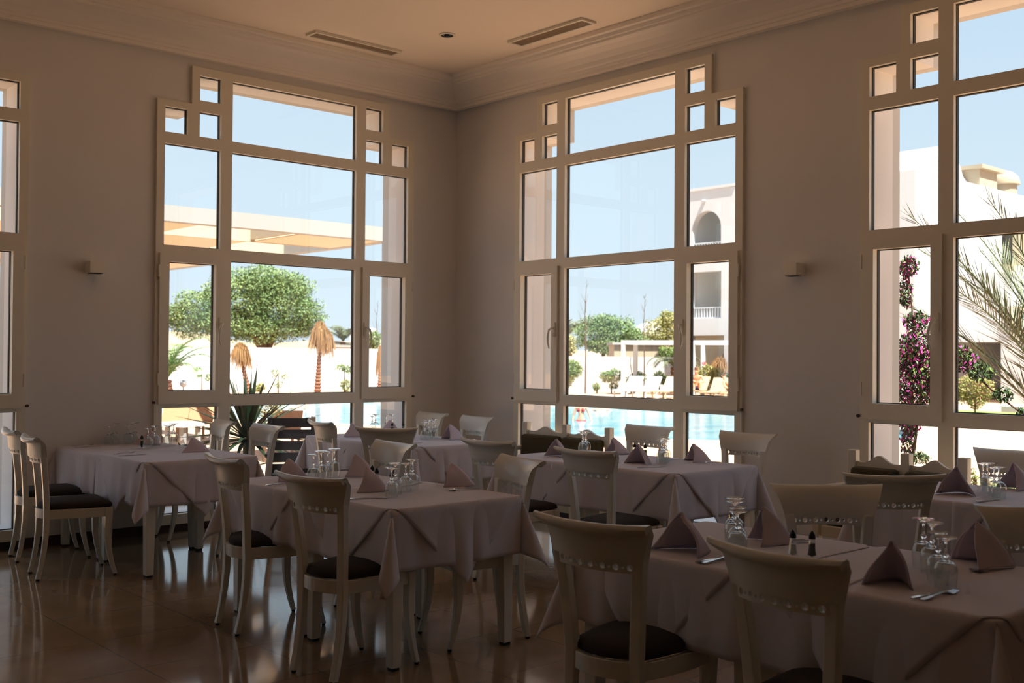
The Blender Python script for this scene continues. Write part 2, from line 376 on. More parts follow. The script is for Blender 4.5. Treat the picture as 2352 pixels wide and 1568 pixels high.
# ---------------------------------------------------------------- dining chair (faces local +x)
def back_off(s): return -.046*(1-s*s)
def wid(z):      # half width of the back at height z
    return .158 + .030*max(0, (z-.43)/.36)**1.3 if z < .79 else .188 + .058*((z-.79)/.14)**1.4
def lean(z):     # x of the back line at height z
    return -.205 - .045*((z-.43)/.5)**1.5 if z > .43 else -.205
def make_chair():
    root = empty('dining_chair')
    # rear legs running up into the stiles
    for s in (-1, 1):
        fr, se = [], []
        zs = [.012, .10, .20, .30, .40, .46, .52, .58, .64, .70, .765, .81]
        for z in zs:
            x = -.205 - .05*((.40-z)/.39)**2 if z < .40 else lean(z)
            y = wid(z)-.0215 if z > .43 else .140
            t = .5 if z < .1 else (.5 + .5*min(1, (z-.1)/.3))
            a, b = .018*(.62+.38*t), .0215*(.68+.32*t)
            fr.append(((x, s*y, z), (1,0,0), (0,1,0))); se.append([(-a,-b),(a,-b),(a,b),(-a,b)])
        m = MB(); m.sweep(fr, se); l = m.build('rear_leg', M_chair, root, bevel=.004)
        MB().lathe([(.010, 0), (.012, .003), (.012, .012)], (-.255, s*.140, 0), 12).build('glide', M_foot, l)
        fr, se = [], []
        for z in [.012, .08, .16, .24, .32, .40, .455]:
            q = (.40-z)/.39 if z < .40 else 0
            x = .172 + .045*q*q - .012*math.sin(min(1, q)*PI); y = .188 + .006*q*q
            k = .0125 + .0095*min(1, (z)/.36)
            fr.append(((x, s*y, z), (1,0,0), (0,1,0))); se.append([(-k,-k),(k,-k),(k,k),(-k,k)])
        m = MB(); m.sweep(fr, se); l = m.build('front_leg', M_chair, root, bevel=.004)
        MB().lathe([(.009, 0), (.011, .003), (.011, .012)], (.2165, s*.194, 0), 12).build('glide', M_foot, l)
    # apron ring, bowed at the back and sides
    def outline(g, n=10):
        P = []
        for i in range(n+1):      # left side, back to front
            t = i/n; P.append((-.20+.395*t, .157+.040*t+.016*math.sin(t*PI)+g))
        for i in range(1, n): t = i/n; P.append((.195+g+.012*math.sin(t*PI), (.197+g)*(1-2*t)))
        P += [(x, -y) for x, y in P[:n+1]][::-1]
        for i in range(1, n): t = i/n; P.append((-.20-g-.050*math.sin(t*PI), -(.157+g)*(1-2*t)))
        return P
    A, B = outline(0), outline(-.022); k = len(A); m = MB()
    v = [(x,y,.395) for x,y in A]+[(x,y,.455) for x,y in A]+[(x,y,.455) for x,y in B]+[(x,y,.395) for x,y in B]
    f = []
    for i in range(k):
        j = (i+1) % k
        for q in range(4): f.append((q*k+i, q*k+j, ((q+1) % 4)*k+j, ((q+1) % 4)*k+i))
    m.add(v, f); m.build('seat_frame', M_chair, root, bevel=.004)
    # cushion
    cu = MB(); C = outline(-.012, 10); rings = [(.92, .4552), (1.0, .462), (1.0, .474), (.97, .487), (.88, .499), (.70, .509), (.45, .515), (.2, .517)]
    o = 0
    for sc_, z in rings: cu.v += [(x*sc_, y*sc_, z) for x, y in C]
    for q in range(len(rings)-1):
        for i in range(k): j = (i+1) % k; cu.f.append((q*k+i, q*k+j, (q+1)*k+j, (q+1)*k+i))
    cu.f.append(tuple((len(rings)-1)*k+i for i in range(k)))
    cu.build('seat_cushion', M_seat, root, smooth=179)
    # top rail: curved panel with a rolled upper edge
    prof = [(0, .800), (0, .83), (-.002, .86), (-.008, .885), (-.018, .906), (-.030, .921), (-.045, .928), (-.059, .924), (-.067, .912), (-.066, .899), (-.057, .892), (-.048, .896), (-.043, .905), (-.036, .903), (-.034, .890), (-.033, .870), (-.034, .84), (-.036, .800)]
    n = 22; fr, se = [], []
    for i in range(n+1):
        s = -1+2*i/n; fr.append(((0,0,0),(1,0,0),(0,0,1))); se.append([(x, z) for x, z in prof])
    m = MB(); k = len(prof)
    for i in range(n+1):
        s = -1+2*i/n; roll_up = .010*abs(s)**3
        for x, z in prof: m.v.append((lean(z)+.019+x+back_off(s)+(-.012*abs(s)**4 if z > .9 else 0), s*wid(z), z+roll_up*(1 if z > .85 else 0)))
    for i in range(n):
        for j in range(k):
            a = i*k+j; b = i*k+(j+1) % k; m.f.append((a, b, b+k, a+k))
    m.f.append(tuple(range(k))[::-1]); m.f.append(tuple(n*k+j for j in range(k)))
    m.build('top_rail', M_chair, root, smooth=50)
    # pierced band under the rail
    m = MB(); big, sml = .0295, .0185; cells = []; L = 7*big+6*sml; y = -L/2
    for i in range(13):
        wv = big if i % 2 == 0 else sml; cells.append((y, y+wv, .0108 if i % 2 == 0 else .0050)); y += wv
    z0, z1 = .762, .802; zc = (z0+z1)/2; NS = 16
    def bp(y, z, side):
        s = y/.185; return (lean(z)+back_off(s)+.010-(0 if side else .018), y, z)
    ends = [(-.172, -L/2), (L/2, .172)]
    for a, b in ends:
        m.add([bp(a,z0,1),bp(b,z0,1),bp(b,z1,1),bp(a,z1,1),bp(a,z0,0),bp(b,z0,0),bp(b,z1,0),bp(a,z1,0)], [(0,1,2,3),(7,6,5,4),(0,4,5,1),(3,2,6,7)])
    for a, b, r_ in cells:
        c = (a+b)/2; hw = (b-a)/2; hh = (z1-z0)/2; out, inn = [], []
        for q in range(NS):
            t = 2*PI*q/NS+PI/4*0; ct, st = math.cos(t), math.sin(t); sc_ = min(hw/abs(ct) if abs(ct) > 1e-6 else 9, hh/abs(st) if abs(st) > 1e-6 else 9)
            out.append((c+ct*sc_, zc+st*sc_)); inn.append((c+r_*ct, zc+r_*st))
        # snap four outer points to the cell corners
        for sx in (-1, 1):
            for sy in (-1, 1):
                kx = min(range(NS), key=lambda i: abs(math.atan2(out[i][1]-zc, out[i][0]-c)-math.atan2(sy*hh, sx*hw)))
                out[kx] = (c+sx*hw, zc+sy*hh)
        V = [bp(y_,z_,1) for y_,z_ in out]+[bp(y_,z_,1) for y_,z_ in inn]+[bp(y_,z_,0) for y_,z_ in inn]+[bp(y_,z_,0) for y_,z_ in out]
        Fc = []
        for q in range(NS):
            j = (q+1) % NS; Fc += [(q, j, NS+j, NS+q), (NS+q, NS+j, 2*NS+j, 2*NS+q), (2*NS+q, 2*NS+j, 3*NS+j, 3*NS+q), (3*NS+q, 3*NS+j, j, q)]
        m.add(V, Fc)
    m.build('pierced_band', M_chair, root)
    return root
chair0 = make_chair(); used = []
G_CH = 'cream dining chairs with dark seats'
def chair(x, y, deg, label):
    c = chair0 if not used else copy_tree(chair0); used.append(1)
    c.location = (x, y, 0); c.rotation_euler = (0, 0, math.radians(deg)); tag(c, label, 'chair', G_CH)
    return c
# table groups: x range 0.8 m, two 0.8 m tables each along y
TG = {'L': (-3.97, -3.17, -1.68, -.06), 'T1': (-3.98, -3.18, -4.45, -2.85), 'T2': (-1.84, -1.00, -1.80, -.18), 'T3': (-1.75, -.91, -4.30, -2.70),
      'T4': (-3.93, -3.12, -7.22, -5.60), 'T5': (-1.59, -.79, -7.05, -5.45)}
chair(-4.24, -1.19, -9, 'second chair from the left picture edge, its dark seat fully in view')
chair(-4.14, -.46, -8, 'chair cut by the left picture edge, beside the wall behind the other left chair')
chair(-3.0, -.30, 170, 'chair behind the left wall table, just left of the spiky plant trunk')
chair(-3.0, -1.04, 178, 'chair behind the left wall table, just right of the spiky plant trunk')
chair(-4.03, -4.23, 8, 'chair in front of the centre table, nearest to the camera on its near side')
chair(-3.92, -3.25, -6, 'leftmost of the two chairs on the near side of the centre table')
chair(-3.27, -4.19, 165, 'chair behind the right end of the centre table, glossy scrolled back seen from the side')
chair(-3.20, -2.97, 174, 'chair on the far side of the centre table, half hidden by wine glasses and shakers')
chair(-1.86, -.93, -10, 'narrow-looking chair left of the corner table, in front of the dark patio seat')
chair(-1.95, -1.64, 44, 'chair turned squarely away at the front corner of the corner table')
chair(-.84, -.34, 176, 'chair against the corner wall just right of the left window, behind the corner table')
chair(-.90, -1.08, 176, 'chair against the corner wall behind the rightmost napkin of the corner table')
chair(-2.05, -3.20, 4, 'chair at the left end of the middle window table, behind the glossy scrolled one')
chair(-2.04, -4.08, 2, 'chair in front of the table under the middle window, tall back over its tablecloth')
chair(-.62, -2.90, 182, 'chair silhouetted against the pool in the middle window')
chair(-.62, -3.84, 182, 'chair behind the right end of the middle window table, beside the plain wall')
chair(-4.00, -5.98, 6, 'large foreground chair left of the front table, its black seat in view')
chair(-4.00, -6.76, -4, 'large foreground chair at the bottom right, in front of the salt and pepper')
chair(-2.97, -6.18, 226, 'chair behind the salt and pepper on the front table, facing the camera')
chair(-2.96, -7.06, 222, 'chair cut by the right picture edge behind the napkin and glasses')
chair(-1.93, -5.74, 46, 'chair turned away in front of the right-hand table, next to its lilac napkin')
chair(-.55, -5.78, 190, 'chair at the right picture edge under the right window, behind the stemmed glasses')

# ---------------------------------------------------------------- tables
def make_table():
    root = empty('dining_table')
    MB().box(-.395, .395, -.395, .395, .725, TZ-.002).build('tabletop', M_chair, root, bevel=.004)
    a = MB()
    for q in ((-.36,.36,-.36,-.338),(-.36,.36,.338,.36),(-.36,-.338,-.338,.338),(.338,.36,-.338,.338)): a.box(*q, .645, .7245)
    a.build('apron', M_chair, root)
    for sx in (-1, 1):
        for sy in (-1, 1):
            l = MB(); l.bar((sx*.345, sy*.345, .724), (sx*.352, sy*.352, .014), .072, up=(0,1,0), w2=.052, h2=.052)
            lo = l.build('leg', M_chair, root, bevel=.004)
            MB().box(sx*.352-.02, sx*.352+.02, sy*.352-.02, sy*.352+.02, 0, .0135).build('foot_pad', M_foot, lo)
    return root
tab0 = make_table(); tu = []
def drape_fn(rect, gap, seed, amp=.012):
    x0, x1, y0, y1 = rect; rr = .010
    def hang(s):        # arc then straight drop; returns (out, down)
        a = s/rr
        if a < PI/2: return rr*math.sin(a), rr*(1-math.cos(a))
        return rr, rr+(s-rr*PI/2)
    def fn(u, v):
        du = u-x1 if u > x1 else (x0-u if u < x0 else 0); sx = 1 if u > x1 else -1
        dv = v-y1 if v > y1 else (y0-v if v < y0 else 0); sy = 1 if v > y1 else -1
        cu, cv = min(max(u, x0), x1), min(max(v, y0), y1)
        z = TZ+gap
        if du == 0 and dv == 0: 
            return (u, v, z+.0006*math.sin(9*u+seed)*math.sin(7*v+2*seed))
        if du > 0 and dv > 0:
            r = math.hypot(du, dv); th = math.atan2(dv, du); a = .19; b = .15
            t = 4*th; tilt = a*(1-math.cos(t)); side = b*math.sin(t)      # side>0 : towards v
            # direction on the sphere around straight down
            d = Vector((sx*(tilt*.707-side*.707), sy*(tilt*.707+side*.707), 0)); m = d.length
            if m > 1e-9: d = d/m*math.sin(m)
            o, dn = hang(r)
            return (cu+sx*(gap+.006)*min(1, r/.02)*.7+d.x*r, cv+sy*(gap+.006)*min(1, r/.02)*.7+d.y*r, z-dn*math.cos(m))
        s = du or dv; o, dn = hang(s)
        along = v if du else u; e0, e1 = (y0, y1) if du else (x0, x1)
        edge = min(1, min(along-e0, e1-along)/.16); edge = edge*edge*(3-2*edge)
        rip = amp*min(1, s/.25)*edge*(1+math.sin(along*17+seed*3+2.2*math.sin(along*5+seed)))
        rip += .35*amp*min(1, s/.3)*edge*math.sin(along*43+seed*5)
        out = o+gap+.002+rip
        if du: return (cu+sx*out, v, z-dn)
        return (u, cv+sy*out, z-dn)
    return fn
def flat_cloth(cx, cy, hx, hy, rot, nseg, clip=()):
    bm = bmesh.new(); vs_ = []
    for i in range(nseg+1):
        for j in range(nseg+1):
            a, b = (-1+2*i/nseg)*hx, (-1+2*j/nseg)*hy
            vs_.append(bm.verts.new((cx+a*math.cos(rot)-b*math.sin(rot), cy+a*math.sin(rot)+b*math.cos(rot), 0)))
    for i in range(nseg):
        for j in range(nseg):
            k = i*(nseg+1)+j; bm.faces.new((vs_[k], vs_[k+nseg+1], vs_[k+nseg+2], vs_[k+1]))
    for co, no in clip:
        bmesh.ops.bisect_plane(bm, geom=bm.verts[:]+bm.edges[:]+bm.faces[:], plane_co=co, plane_no=no, clear_outer=True)
    return bm
def cloth(name, rect, cx, cy, hx, hy, rot, gap, seed, nseg, clip, label, group, amp=.012, tailor=()):
    bm = flat_cloth(cx, cy, hx, hy, rot, nseg, clip)
    for x in rect[:2]: bmesh.ops.bisect_plane(bm, geom=bm.verts[:]+bm.edges[:]+bm.faces[:], plane_co=(x,0,0), plane_no=(1,0,0))
    for y in rect[2:]: bmesh.ops.bisect_plane(bm, geom=bm.verts[:]+bm.edges[:]+bm.faces[:], plane_co=(0,y,0), plane_no=(0,1,0))
    fn = drape_fn(rect, gap, seed, amp)
    for v in bm.verts:
        v.co = fn(v.co.x, v.co.y); v.co.y = min(v.co.y, -.018 if gap > .003 else -.016)
    bmesh.ops.triangulate(bm, faces=[f for f in bm.faces if len(f.verts) > 4])
    me = bpy.data.meshes.new(name); bm.to_mesh(me); bm.free()
    me.polygons.foreach_set('use_smooth', [True]*len(me.polygons)); me.materials.append(M_cloth)
    o = bpy.data.objects.new(name, me); COL.objects.link(o)
    k = o.modifiers.new('thickness', 'SOLIDIFY'); k.thickness = .0016; k.offset = 0
    return tag(o, label, 'tablecloth', group)
TEXT = {'L': 'the table along the left wall', 'T1': 'the centre table', 'T2': 'the table in the room corner', 'T3': 'the table under the middle window',
        'T4': 'the front right table', 'T5': 'the table at the right picture edge'}
OVER = {'L': .26, 'T1': .27, 'T2': .27, 'T3': .27, 'T4': .0, 'T5': .27}
sd_ = 1
for key, (x0, x1, y0, y1) in TG.items():
    ym = (y0+y1)/2; cx = (x0+x1)/2; hx = (x1-x0)/2; hy = (y1-y0)/4
    rect = (x0, x1, y0, y1)
    for k, (ya, yb, side) in enumerate(((y0, ym, 'near right'), (ym, y1, 'far left'))):
        t = tab0 if not tu else copy_tree(tab0); tu.append(1); cyy = (ya+yb)/2
        t.location = (cx, cyy, 0); t.scale = (hx/.4-.004, hy/.4-.004, 1)
        half = 'right-hand' if k == 0 else 'left-hand'
        tag(t, 'square cream table forming the %s half of %s' % (half, TEXT[key]), 'table', 'square dining tables')
        sd_ += 1.37
        ov = OVER[key]
        h = .295
        if k == 1:    # back table first: cloth stops under the neighbour
            cloth('tablecloth', rect, cx, (ya-.02+yb+h)/2, hx+h, (yb+h-ya+.02)/2, 0, .001, sd_, 64, [], 'lilac tablecloth hanging over the left-hand half of %s' % TEXT[key], 'long lilac tablecloths')
            cl = [((0, ym+max(ov, 0), 0), (0, -1, 0))]
            cl = [((0, ym+.012, 0), (0, -1, 0))]
        else:
            cloth('tablecloth', rect, cx, (ya-h+yb+ov)/2, hx+h, (yb+ov-ya+h)/2, 0, .0035 if ov else .001, sd_, 64, [], 'lilac tablecloth hanging over the right-hand half of %s' % TEXT[key], 'long lilac tablecloths')
            cl = [((0, ym-.006, 0), (0, 1, 0))]
        hd = .785/math.sqrt(2)
        if not (key == 'L' and k == 1):
            cloth('table_topper', rect, cx+(0 if k else .01), cyy+(.02 if k else -.01), hd, hd, PI/4, .0065 if k == 0 else .004 if not ov else .0015, sd_+.7, 56, cl,
                  'diagonal lilac topper with hanging point, %s half of %s' % (half, TEXT[key]), 'diagonal lilac toppers', amp=.014)
# ---------------------------------------------------------------- settees under the windows
def settee(loc, rz, W, label):
    r = empty('settee', loc, rz, label, 'settee')     # faces local -x, back at x=0
    hw = W/2
    for y in (-hw, 0, hw):
        p = MB().box(-.03, .03, y-.03, y+.03, .43, .87).build('back_post', M_frame, r, bevel=.005)
    for y in (-hw, hw):
        MB().bar((0, y, .43), (.02, y, 0), .05, w2=.04).build('leg', M_frame, r, bevel=.004)
        MB().bar((-.44, y, .62), (-.44, y, 0), .05, w2=.042).build('leg', M_frame, r, bevel=.004)
        MB().box(-.47, -.03, y-.035, y+.035, .62, .655).build('armrest', M_frame, r, bevel=.008)
    MB().box(-.45, -.03, -hw+.03, hw-.03, .34, .41).build('seat_frame', M_frame, r, bevel=.005)
    for sgn in (-1, 1):
        a, b = (-hw+.03, -.03) if sgn < 0 else (.03, hw-.03)
        m = MB(); n = 20; P = []
        for i in range(n+1):
            t = i/n; z = .785+.055*math.exp(-((t-.5)/.2)**2)+.012*(abs(t-.5)*2)**4; P.append((a+(b-a)*t, z))
        for i in range(n):
            (ya, za), (yb, zb) = P[i], P[i+1]
            m.add([(-.012,ya,.70),(-.012,yb,.70),(-.012,yb,zb),(-.012,ya,za),(.012,ya,.70),(.012,yb,.70),(.012,yb,zb),(.012,ya,za)], [(3,2,1,0),(4,5,6,7),(2,3,7,6),(0,1,5,4)])
        m.build('back_panel', M_frame, r)
        MB().box(-.115, -.0135, a+.005, b-.005, .42, .765).build('back_cushion', M_olive, r, bevel=.025)
        MB().box(-.43, -.12, a+.005, b-.005, .4105, .475).build('seat_cushion', M_olive, r, bevel=.02)
    return r
settee((-.10, -1.71, 0), 0, 1.04, 'cream wooden two-seat settee with olive cushions under the middle window')
settee((-.36, -5.08, 0), 0, .76, 'cream wooden two-seat settee with olive cushions under the right window')

# ---------------------------------------------------------------- napkins
def napkin(i, x, y, deg, w_, h_, label, fold=0):
    rnd = random.Random(i*13+5)
    root = empty('folded_napkin', (x, y, TZ+.0078), math.radians(deg), label, 'napkin', 'standing folded lilac napkins')
    A = Vector((.012, 0, h_)); dp = w_*.52
    L = Vector((.05+.3*fold*w_, -w_/2, 0)); Rr = Vector((.05+.3*fold*w_, w_/2, 0)); Bk = Vector((-dp, 0, 0))
    m = MB(); NU, NV = 30, 16
    k1, k2 = rnd.uniform(0, 6), rnd.uniform(0, 6)
    def fn(a, t):
        s = -1+2*a
        q = abs(s)**1.15
        bx = L.x*q+Bk.x*(1-q); by = math.copysign((w_/2)*(abs(s)**.62), s)
        P = Vector((bx, by, 0))
        # apex is a short rounded ridge running to the front
        Ap = A + Vector((.012*(abs(s)-.3), math.copysign(.010*abs(s)**.8, s), -.004-.016*abs(s)**2))
        v = Ap.lerp(P, t)
        sag = math.sin(PI*t)
        v += Vector((-.35, math.copysign(min(1, abs(s)*3), s), .15)).normalized()*sag*(.006+.004*math.sin(3*s+k1))
        v.z += .004*sag*math.sin(6*s+k2)+.006*sag
        v.y += .006*math.sin(5*t+k1)*q; v.x += .010*q*math.sin(PI*t)*math.sin(2*t+k2)
        return v
    m.surf(fn, NU, NV); m.build('outer_layer', M_napkin, root, smooth=179, solid=.0045)
    m2 = MB()
    def fn2(a, t):
        v = fn(.03+.94*a, .10+.86*t); return Vector((v.x*.93+.004, v.y*.93, v.z*.965+.0005))
    m2.surf(fn2, NU, NV); m2.build('inner_layer', M_napkin, root, smooth=179, solid=.003)
    return root
NAP = [('L', -3.33, -.28, 90, .23, .115, 'napkin at the back of the left wall table, behind the small glass'),
 ('L', -3.36, -1.11, 135, .23, .105, 'napkin at the front right of the left wall table'),
 ('T1', -3.74, -3.12, 140, .21, .125, 'leftmost napkin of the centre table, behind the two near chair backs'),
 ('T1', -3.31, -3.16, 135, .22, .13, 'brownish-lit napkin at the back of the centre table, behind the shakers'),
 ('T1', -3.68, -3.82, 138, .20, .13, 'napkin of the centre table beside the chair back and dark shaker'),
 ('T1', -3.17, -3.90, 138, .23, .125, 'rightmost napkin of the centre table, large flat triangle on cutlery'),
 ('T2', -1.60, -.55, 130, .20, .12, 'napkin at the left of the corner table, beside the narrow chair back'),
 ('T2', -1.10, -.42, 100, .20, .12, 'napkin at the back of the corner table, in front of the window'),
 ('T2', -1.12, -1.33, 160, .23, .13, 'napkin at the right of the corner table, in front of the wall chairs'),
 ('T3', -1.50, -3.02, 178, .19, .13, 'leftmost napkin on the table under the middle window'),
 ('T3', -1.00, -3.12, 150, .22, .12, 'napkin at the back of the middle window table, below the pool'),
 ('T3', -1.45, -3.75, 180, .20, .135, 'napkin in the middle of the middle window table, two black tips behind it'),
 ('T3', -1.02, -3.88, 145, .22, .125, 'rightmost napkin on the table under the middle window'),
 ('T4', -3.80, -6.02, 176, .235, .15, 'open tent-shaped napkin on the left end of the front table'),
 ('T4', -3.38, -6.09, 140, .20, .14, 'napkin right of the glasses on the left end of the front table'),
 ('T4', -3.74, -6.81, 196, .155, .145, 'narrow arched napkin in the middle of the front table, dark opening facing the camera'),
 ('T4', -3.20, -6.84, 138, .24, .155, 'large napkin behind the stemmed glasses at the right of the front table'),
 ('T5', -1.32, -5.87, 190, .20, .15, 'arched napkin on the near side of the right picture-edge table'),
 ('T5', -.86, -5.98, 145, .20, .15, 'napkin at the far side of the right picture-edge table, behind glasses')]
for i, (tk, x, y, d, w_, h_, lb) in enumerate(NAP): napkin(i, x, y, d, w_, h_, 'lilac '+lb)

# ---------------------------------------------------------------- stemmed glasses, standing upside down on their rims
def glass_mesh(sc_):
    H = .162*sc_; br = .035*sc_; t = .0011
    outer = [(.033, 0), (.0345, .018), (.0365, .040), (.0370, .056), (.0335, .070), (.0250, .080), (.0120, .086), (.0062, .090), (.0060, .097), (.0105, .102), (.0100, .106), (.0055, .111), (.0042, .125), (.0040, .138), (.0060, .148), (.0180, .155), (.0345, .159), (.0360, .1605), (.0355, .162)]
    inner = [(.0318, 0), (.0332, .018), (.0352, .040), (.0357, .056), (.0322, .069), (.0238, .0785), (.0100, .083)]
    m = MB(); prof = [(r_*sc_, z*sc_) for r_, z in outer]; prof = prof + [(0.0001, .1612*sc_)]
    n = 24; inr = [(r_*sc_, z*sc_) for r_, z in inner][::-1]
    full = [(0.0001, .0832*sc_)]+inr+prof
    m.lathe(full, n=n, cap=False); return m
g0 = {}
def glass(x, y, s, label, group):
    if s not in g0:
        g0[s] = glass_mesh(s).build('wine_glass', [M_glass, M_thin], smooth=60); o = g0[s]
        for pl in o.data.polygons:
            if pl.center.z < .080*s: pl.material_index = 1
    else:
        o = g0[s].copy(); COL.objects.link(o)
    o.location = (x, y, TZ+.0085); return tag(o, label, 'glass', group)
GL = {'L': ('on the left wall table', [(-3.60, -.14), (-3.54, -.10), (-3.44, -.13), (-3.38, -.10), (-3.50, -.64), (-3.42, -.58), (-3.27, -.48), (-3.20, -.42)]),
 'T1': ('on the centre table', [(-3.67, -3.26), (-3.59, -3.21), (-3.52, -3.17), (-3.45, -3.13), (-3.74, -4.11), (-3.66, -4.03), (-3.55, -3.97), (-3.47, -3.92)]),
 'T2': ('on the corner table', [(-1.18, -.24), (-1.12, -.21), (-1.02, -.24), (-1.0, -.30), (-1.36, -1.27), (-1.28, -1.22), (-1.20, -1.17), (-1.13, -1.11)]),
 'T3': ('on the middle window table', [(-1.24, -3.02), (-1.17, -2.96), (-1.10, -2.92), (-1.36, -3.87), (-1.29, -3.83), (-1.22, -3.77), (-1.15, -3.73)]),
 'T4': ('on the front table', [(-3.45, -5.99), (-3.53, -6.05), (-3.61, -6.12), (-3.69, -6.18), (-3.40, -6.74), (-3.46, -6.80), (-3.58, -6.88), (-3.65, -6.94)]),
 'T5': ('on the right picture-edge table', [(-1.10, -5.91), (-1.16, -5.96), (-1.26, -6.04), (-1.32, -6.09)])}
HOW = [('first cluster', 'left-hand cluster'), ('second', 'right-hand cluster')]
for k, (where, P) in GL.items():
    for i, (x, y) in enumerate(P):
        s = 1.0 if i % 2 else .93
        if k in ('T4',): s = 1.04 if i % 4 < 2 else .98
        cl = 'left-hand' if (i < 4 and k != 'T3') or (k == 'T3' and i < 3) else 'right-hand'
        j = i % 4 if k != 'T3' else (i if i < 3 else i-3)
        if k == 'T5': cl = 'only'
        if j == 0 and cl == 'left-hand' or k == 'T1' and j == 0: pos = 'nearest the left of'
        pos = ['one end of', 'next to the end of', 'third along in', 'at the other end of'][j]
        if k in ('T1', 'T4', 'T5') or True:
            order = ['leftmost', 'second from the left', 'third from the left', 'rightmost'] if k != 'T4' else ['farthest back', 'second from the back', 'second from the front', 'frontmost']
            pos = order[j] if not (k == 'T3' and j == 2 and i == 2) else 'rightmost'
        glass(x, y, s, 'upside-down wine glass, %s in the %s cluster %s' % (pos, cl, where), 'upside-down wine glasses %s' % where)

# ---------------------------------------------------------------- salt and pepper
def shaker(x, y, kind, label):
    r = empty('salt_shaker' if kind == 'salt' else 'pepper_shaker', (x, y, TZ+.0085), 0, label, 'shaker')
    m = MB(); P = [(.0001, 0), (.021, 0), (.0225, .003), (.019, .012), (.0155, .024), (.0135, .04), (.0115, .06), (.0105, .07), (.0095, .07), (.0103, .06), (.0120, .04), (.0138, .025), (.0165, .014), (.0001, .006)]
    m.lathe(P, n=8, cap=False); m.build('glass_body', M_thin, r, smooth=40)
    c = MB(); top = .040 if kind == 'salt' else .055
    c.lathe([(.0001, .0065), (.015, .014), (.0132, .025), (.0116, .04), (.0115, top), (.0001, top)] if top > .041 else [(.0001, .0065), (.0152, .014), (.0134, .025), (.0119, .04), (.0112, .048), (.0001, .048)], n=8, cap=False)
    c.build('salt' if kind == 'salt' else 'pepper', M_salt if kind == 'salt' else M_black, r)
    MB().lathe([(.0115, .070), (.0125, .074), (.0115, .084), (.0075, .092), (.0030, .098), (.0001, .1)], n=16).build('cap', M_black, r, smooth=50)
    return r
for x, y, k, lb in ((-3.58, -6.34, 'salt', 'glass salt shaker with black cap on the front table seam'), (-3.55, -6.40, 'pepper', 'dark pepper shaker with black cap on the front table, beside the salt'),
        (-3.47, -3.55, 'salt', 'pale salt shaker with black cap on the centre table'), (-3.53, -3.68, 'pepper', 'black pepper shaker in front of the glasses on the centre table'),
        (-1.12, -3.42, 'salt', 'salt shaker whose black cap peeps over the middle napkin, left one of the two caps'), (-1.10, -3.50, 'pepper', 'pepper shaker whose black cap peeps over the middle napkin, right one of the two caps'),
        (-3.56, -.66, 'pepper', 'black-capped shaker beside the small glasses on the left wall table'),
        (-1.14, -.50, 'pepper', 'dark shaker at the foot of the back napkin on the corner table'), (-1.06, -.56, 'salt', 'pale shaker right of the dark one on the corner table')):
    shaker(x, y, k, lb)

# ---------------------------------------------------------------- cutlery
def cutlery(kind):
    m = MB(); L = .21 if kind == 'knife' else .19
    z = .0022
    if kind == 'knife':
        m.sweep([((x, 0, z), (0,1,0), (0,0,1)) for x in (-L/2, -L/2+.01, 0, .005, .06, .09, L/2)],
                [[(-a,-b),(a,-b),(a,b),(-a,b)] for a, b in ((.005,.0018),(.007,.003),(.0055,.0028),(.0065,.0012),(.0095,.001),(.008,.0008),(.0015,.0006))])
    else:
        m.sweep([((x, 0, z+h), (0,1,0), (0,0,1)) for x, h in ((-L/2, .001), (-L/2+.01, .001), (0, .006), (.03, .008), (.045, .006))],
                [[(-a,-b),(a,-b),(a,b),(-a,b)] for a, b in ((.006,.001),(.009,.0014),(.003,.0016),(.003,.0016),(.006,.0012))])
        if kind == 'fork':
            m.sweep([((x, 0, z+h), (0,1,0), (0,0,1)) for x, h in ((.045, .006), (.055, .001), (.062, .0005))], [[(-a,-b),(a,-b),(a,b),(-a,b)] for a, b in ((.006,.001),(.0115,.001),(.012,.001))])
            for y in (-.0098, -.0033, .0033, .0098): m.bar((.061, y, z+.0005), (L/2, y*.9, z+.006), .0038, .0016)
        else:
            m.surf(lambda a, t: (.045+.05*a, .019*math.sin(PI*min(1, max(.04, a)))**.6*(2*t-1), z+.005-.007*math.sin(PI*a)*(1-(2*t-1)**2)), 12, 8)
    return m
c0 = {}
def cut(kind, a, b, label, lift=0):
    if kind not in c0: o = c0[kind] = cutlery(kind).build(kind, M_steel, smooth=40)
    else: o = c0[kind].copy(); COL.objects.link(o)
    o.location = ((a[0]+b[0])/2, (a[1]+b[1])/2, TZ+.0082+lift); o.rotation_euler = (0, 0, math.atan2(b[1]-a[1], b[0]-a[0])); return tag(o, label, kind, 'table %ss' % kind if kind != 'knife' else 'table knives')
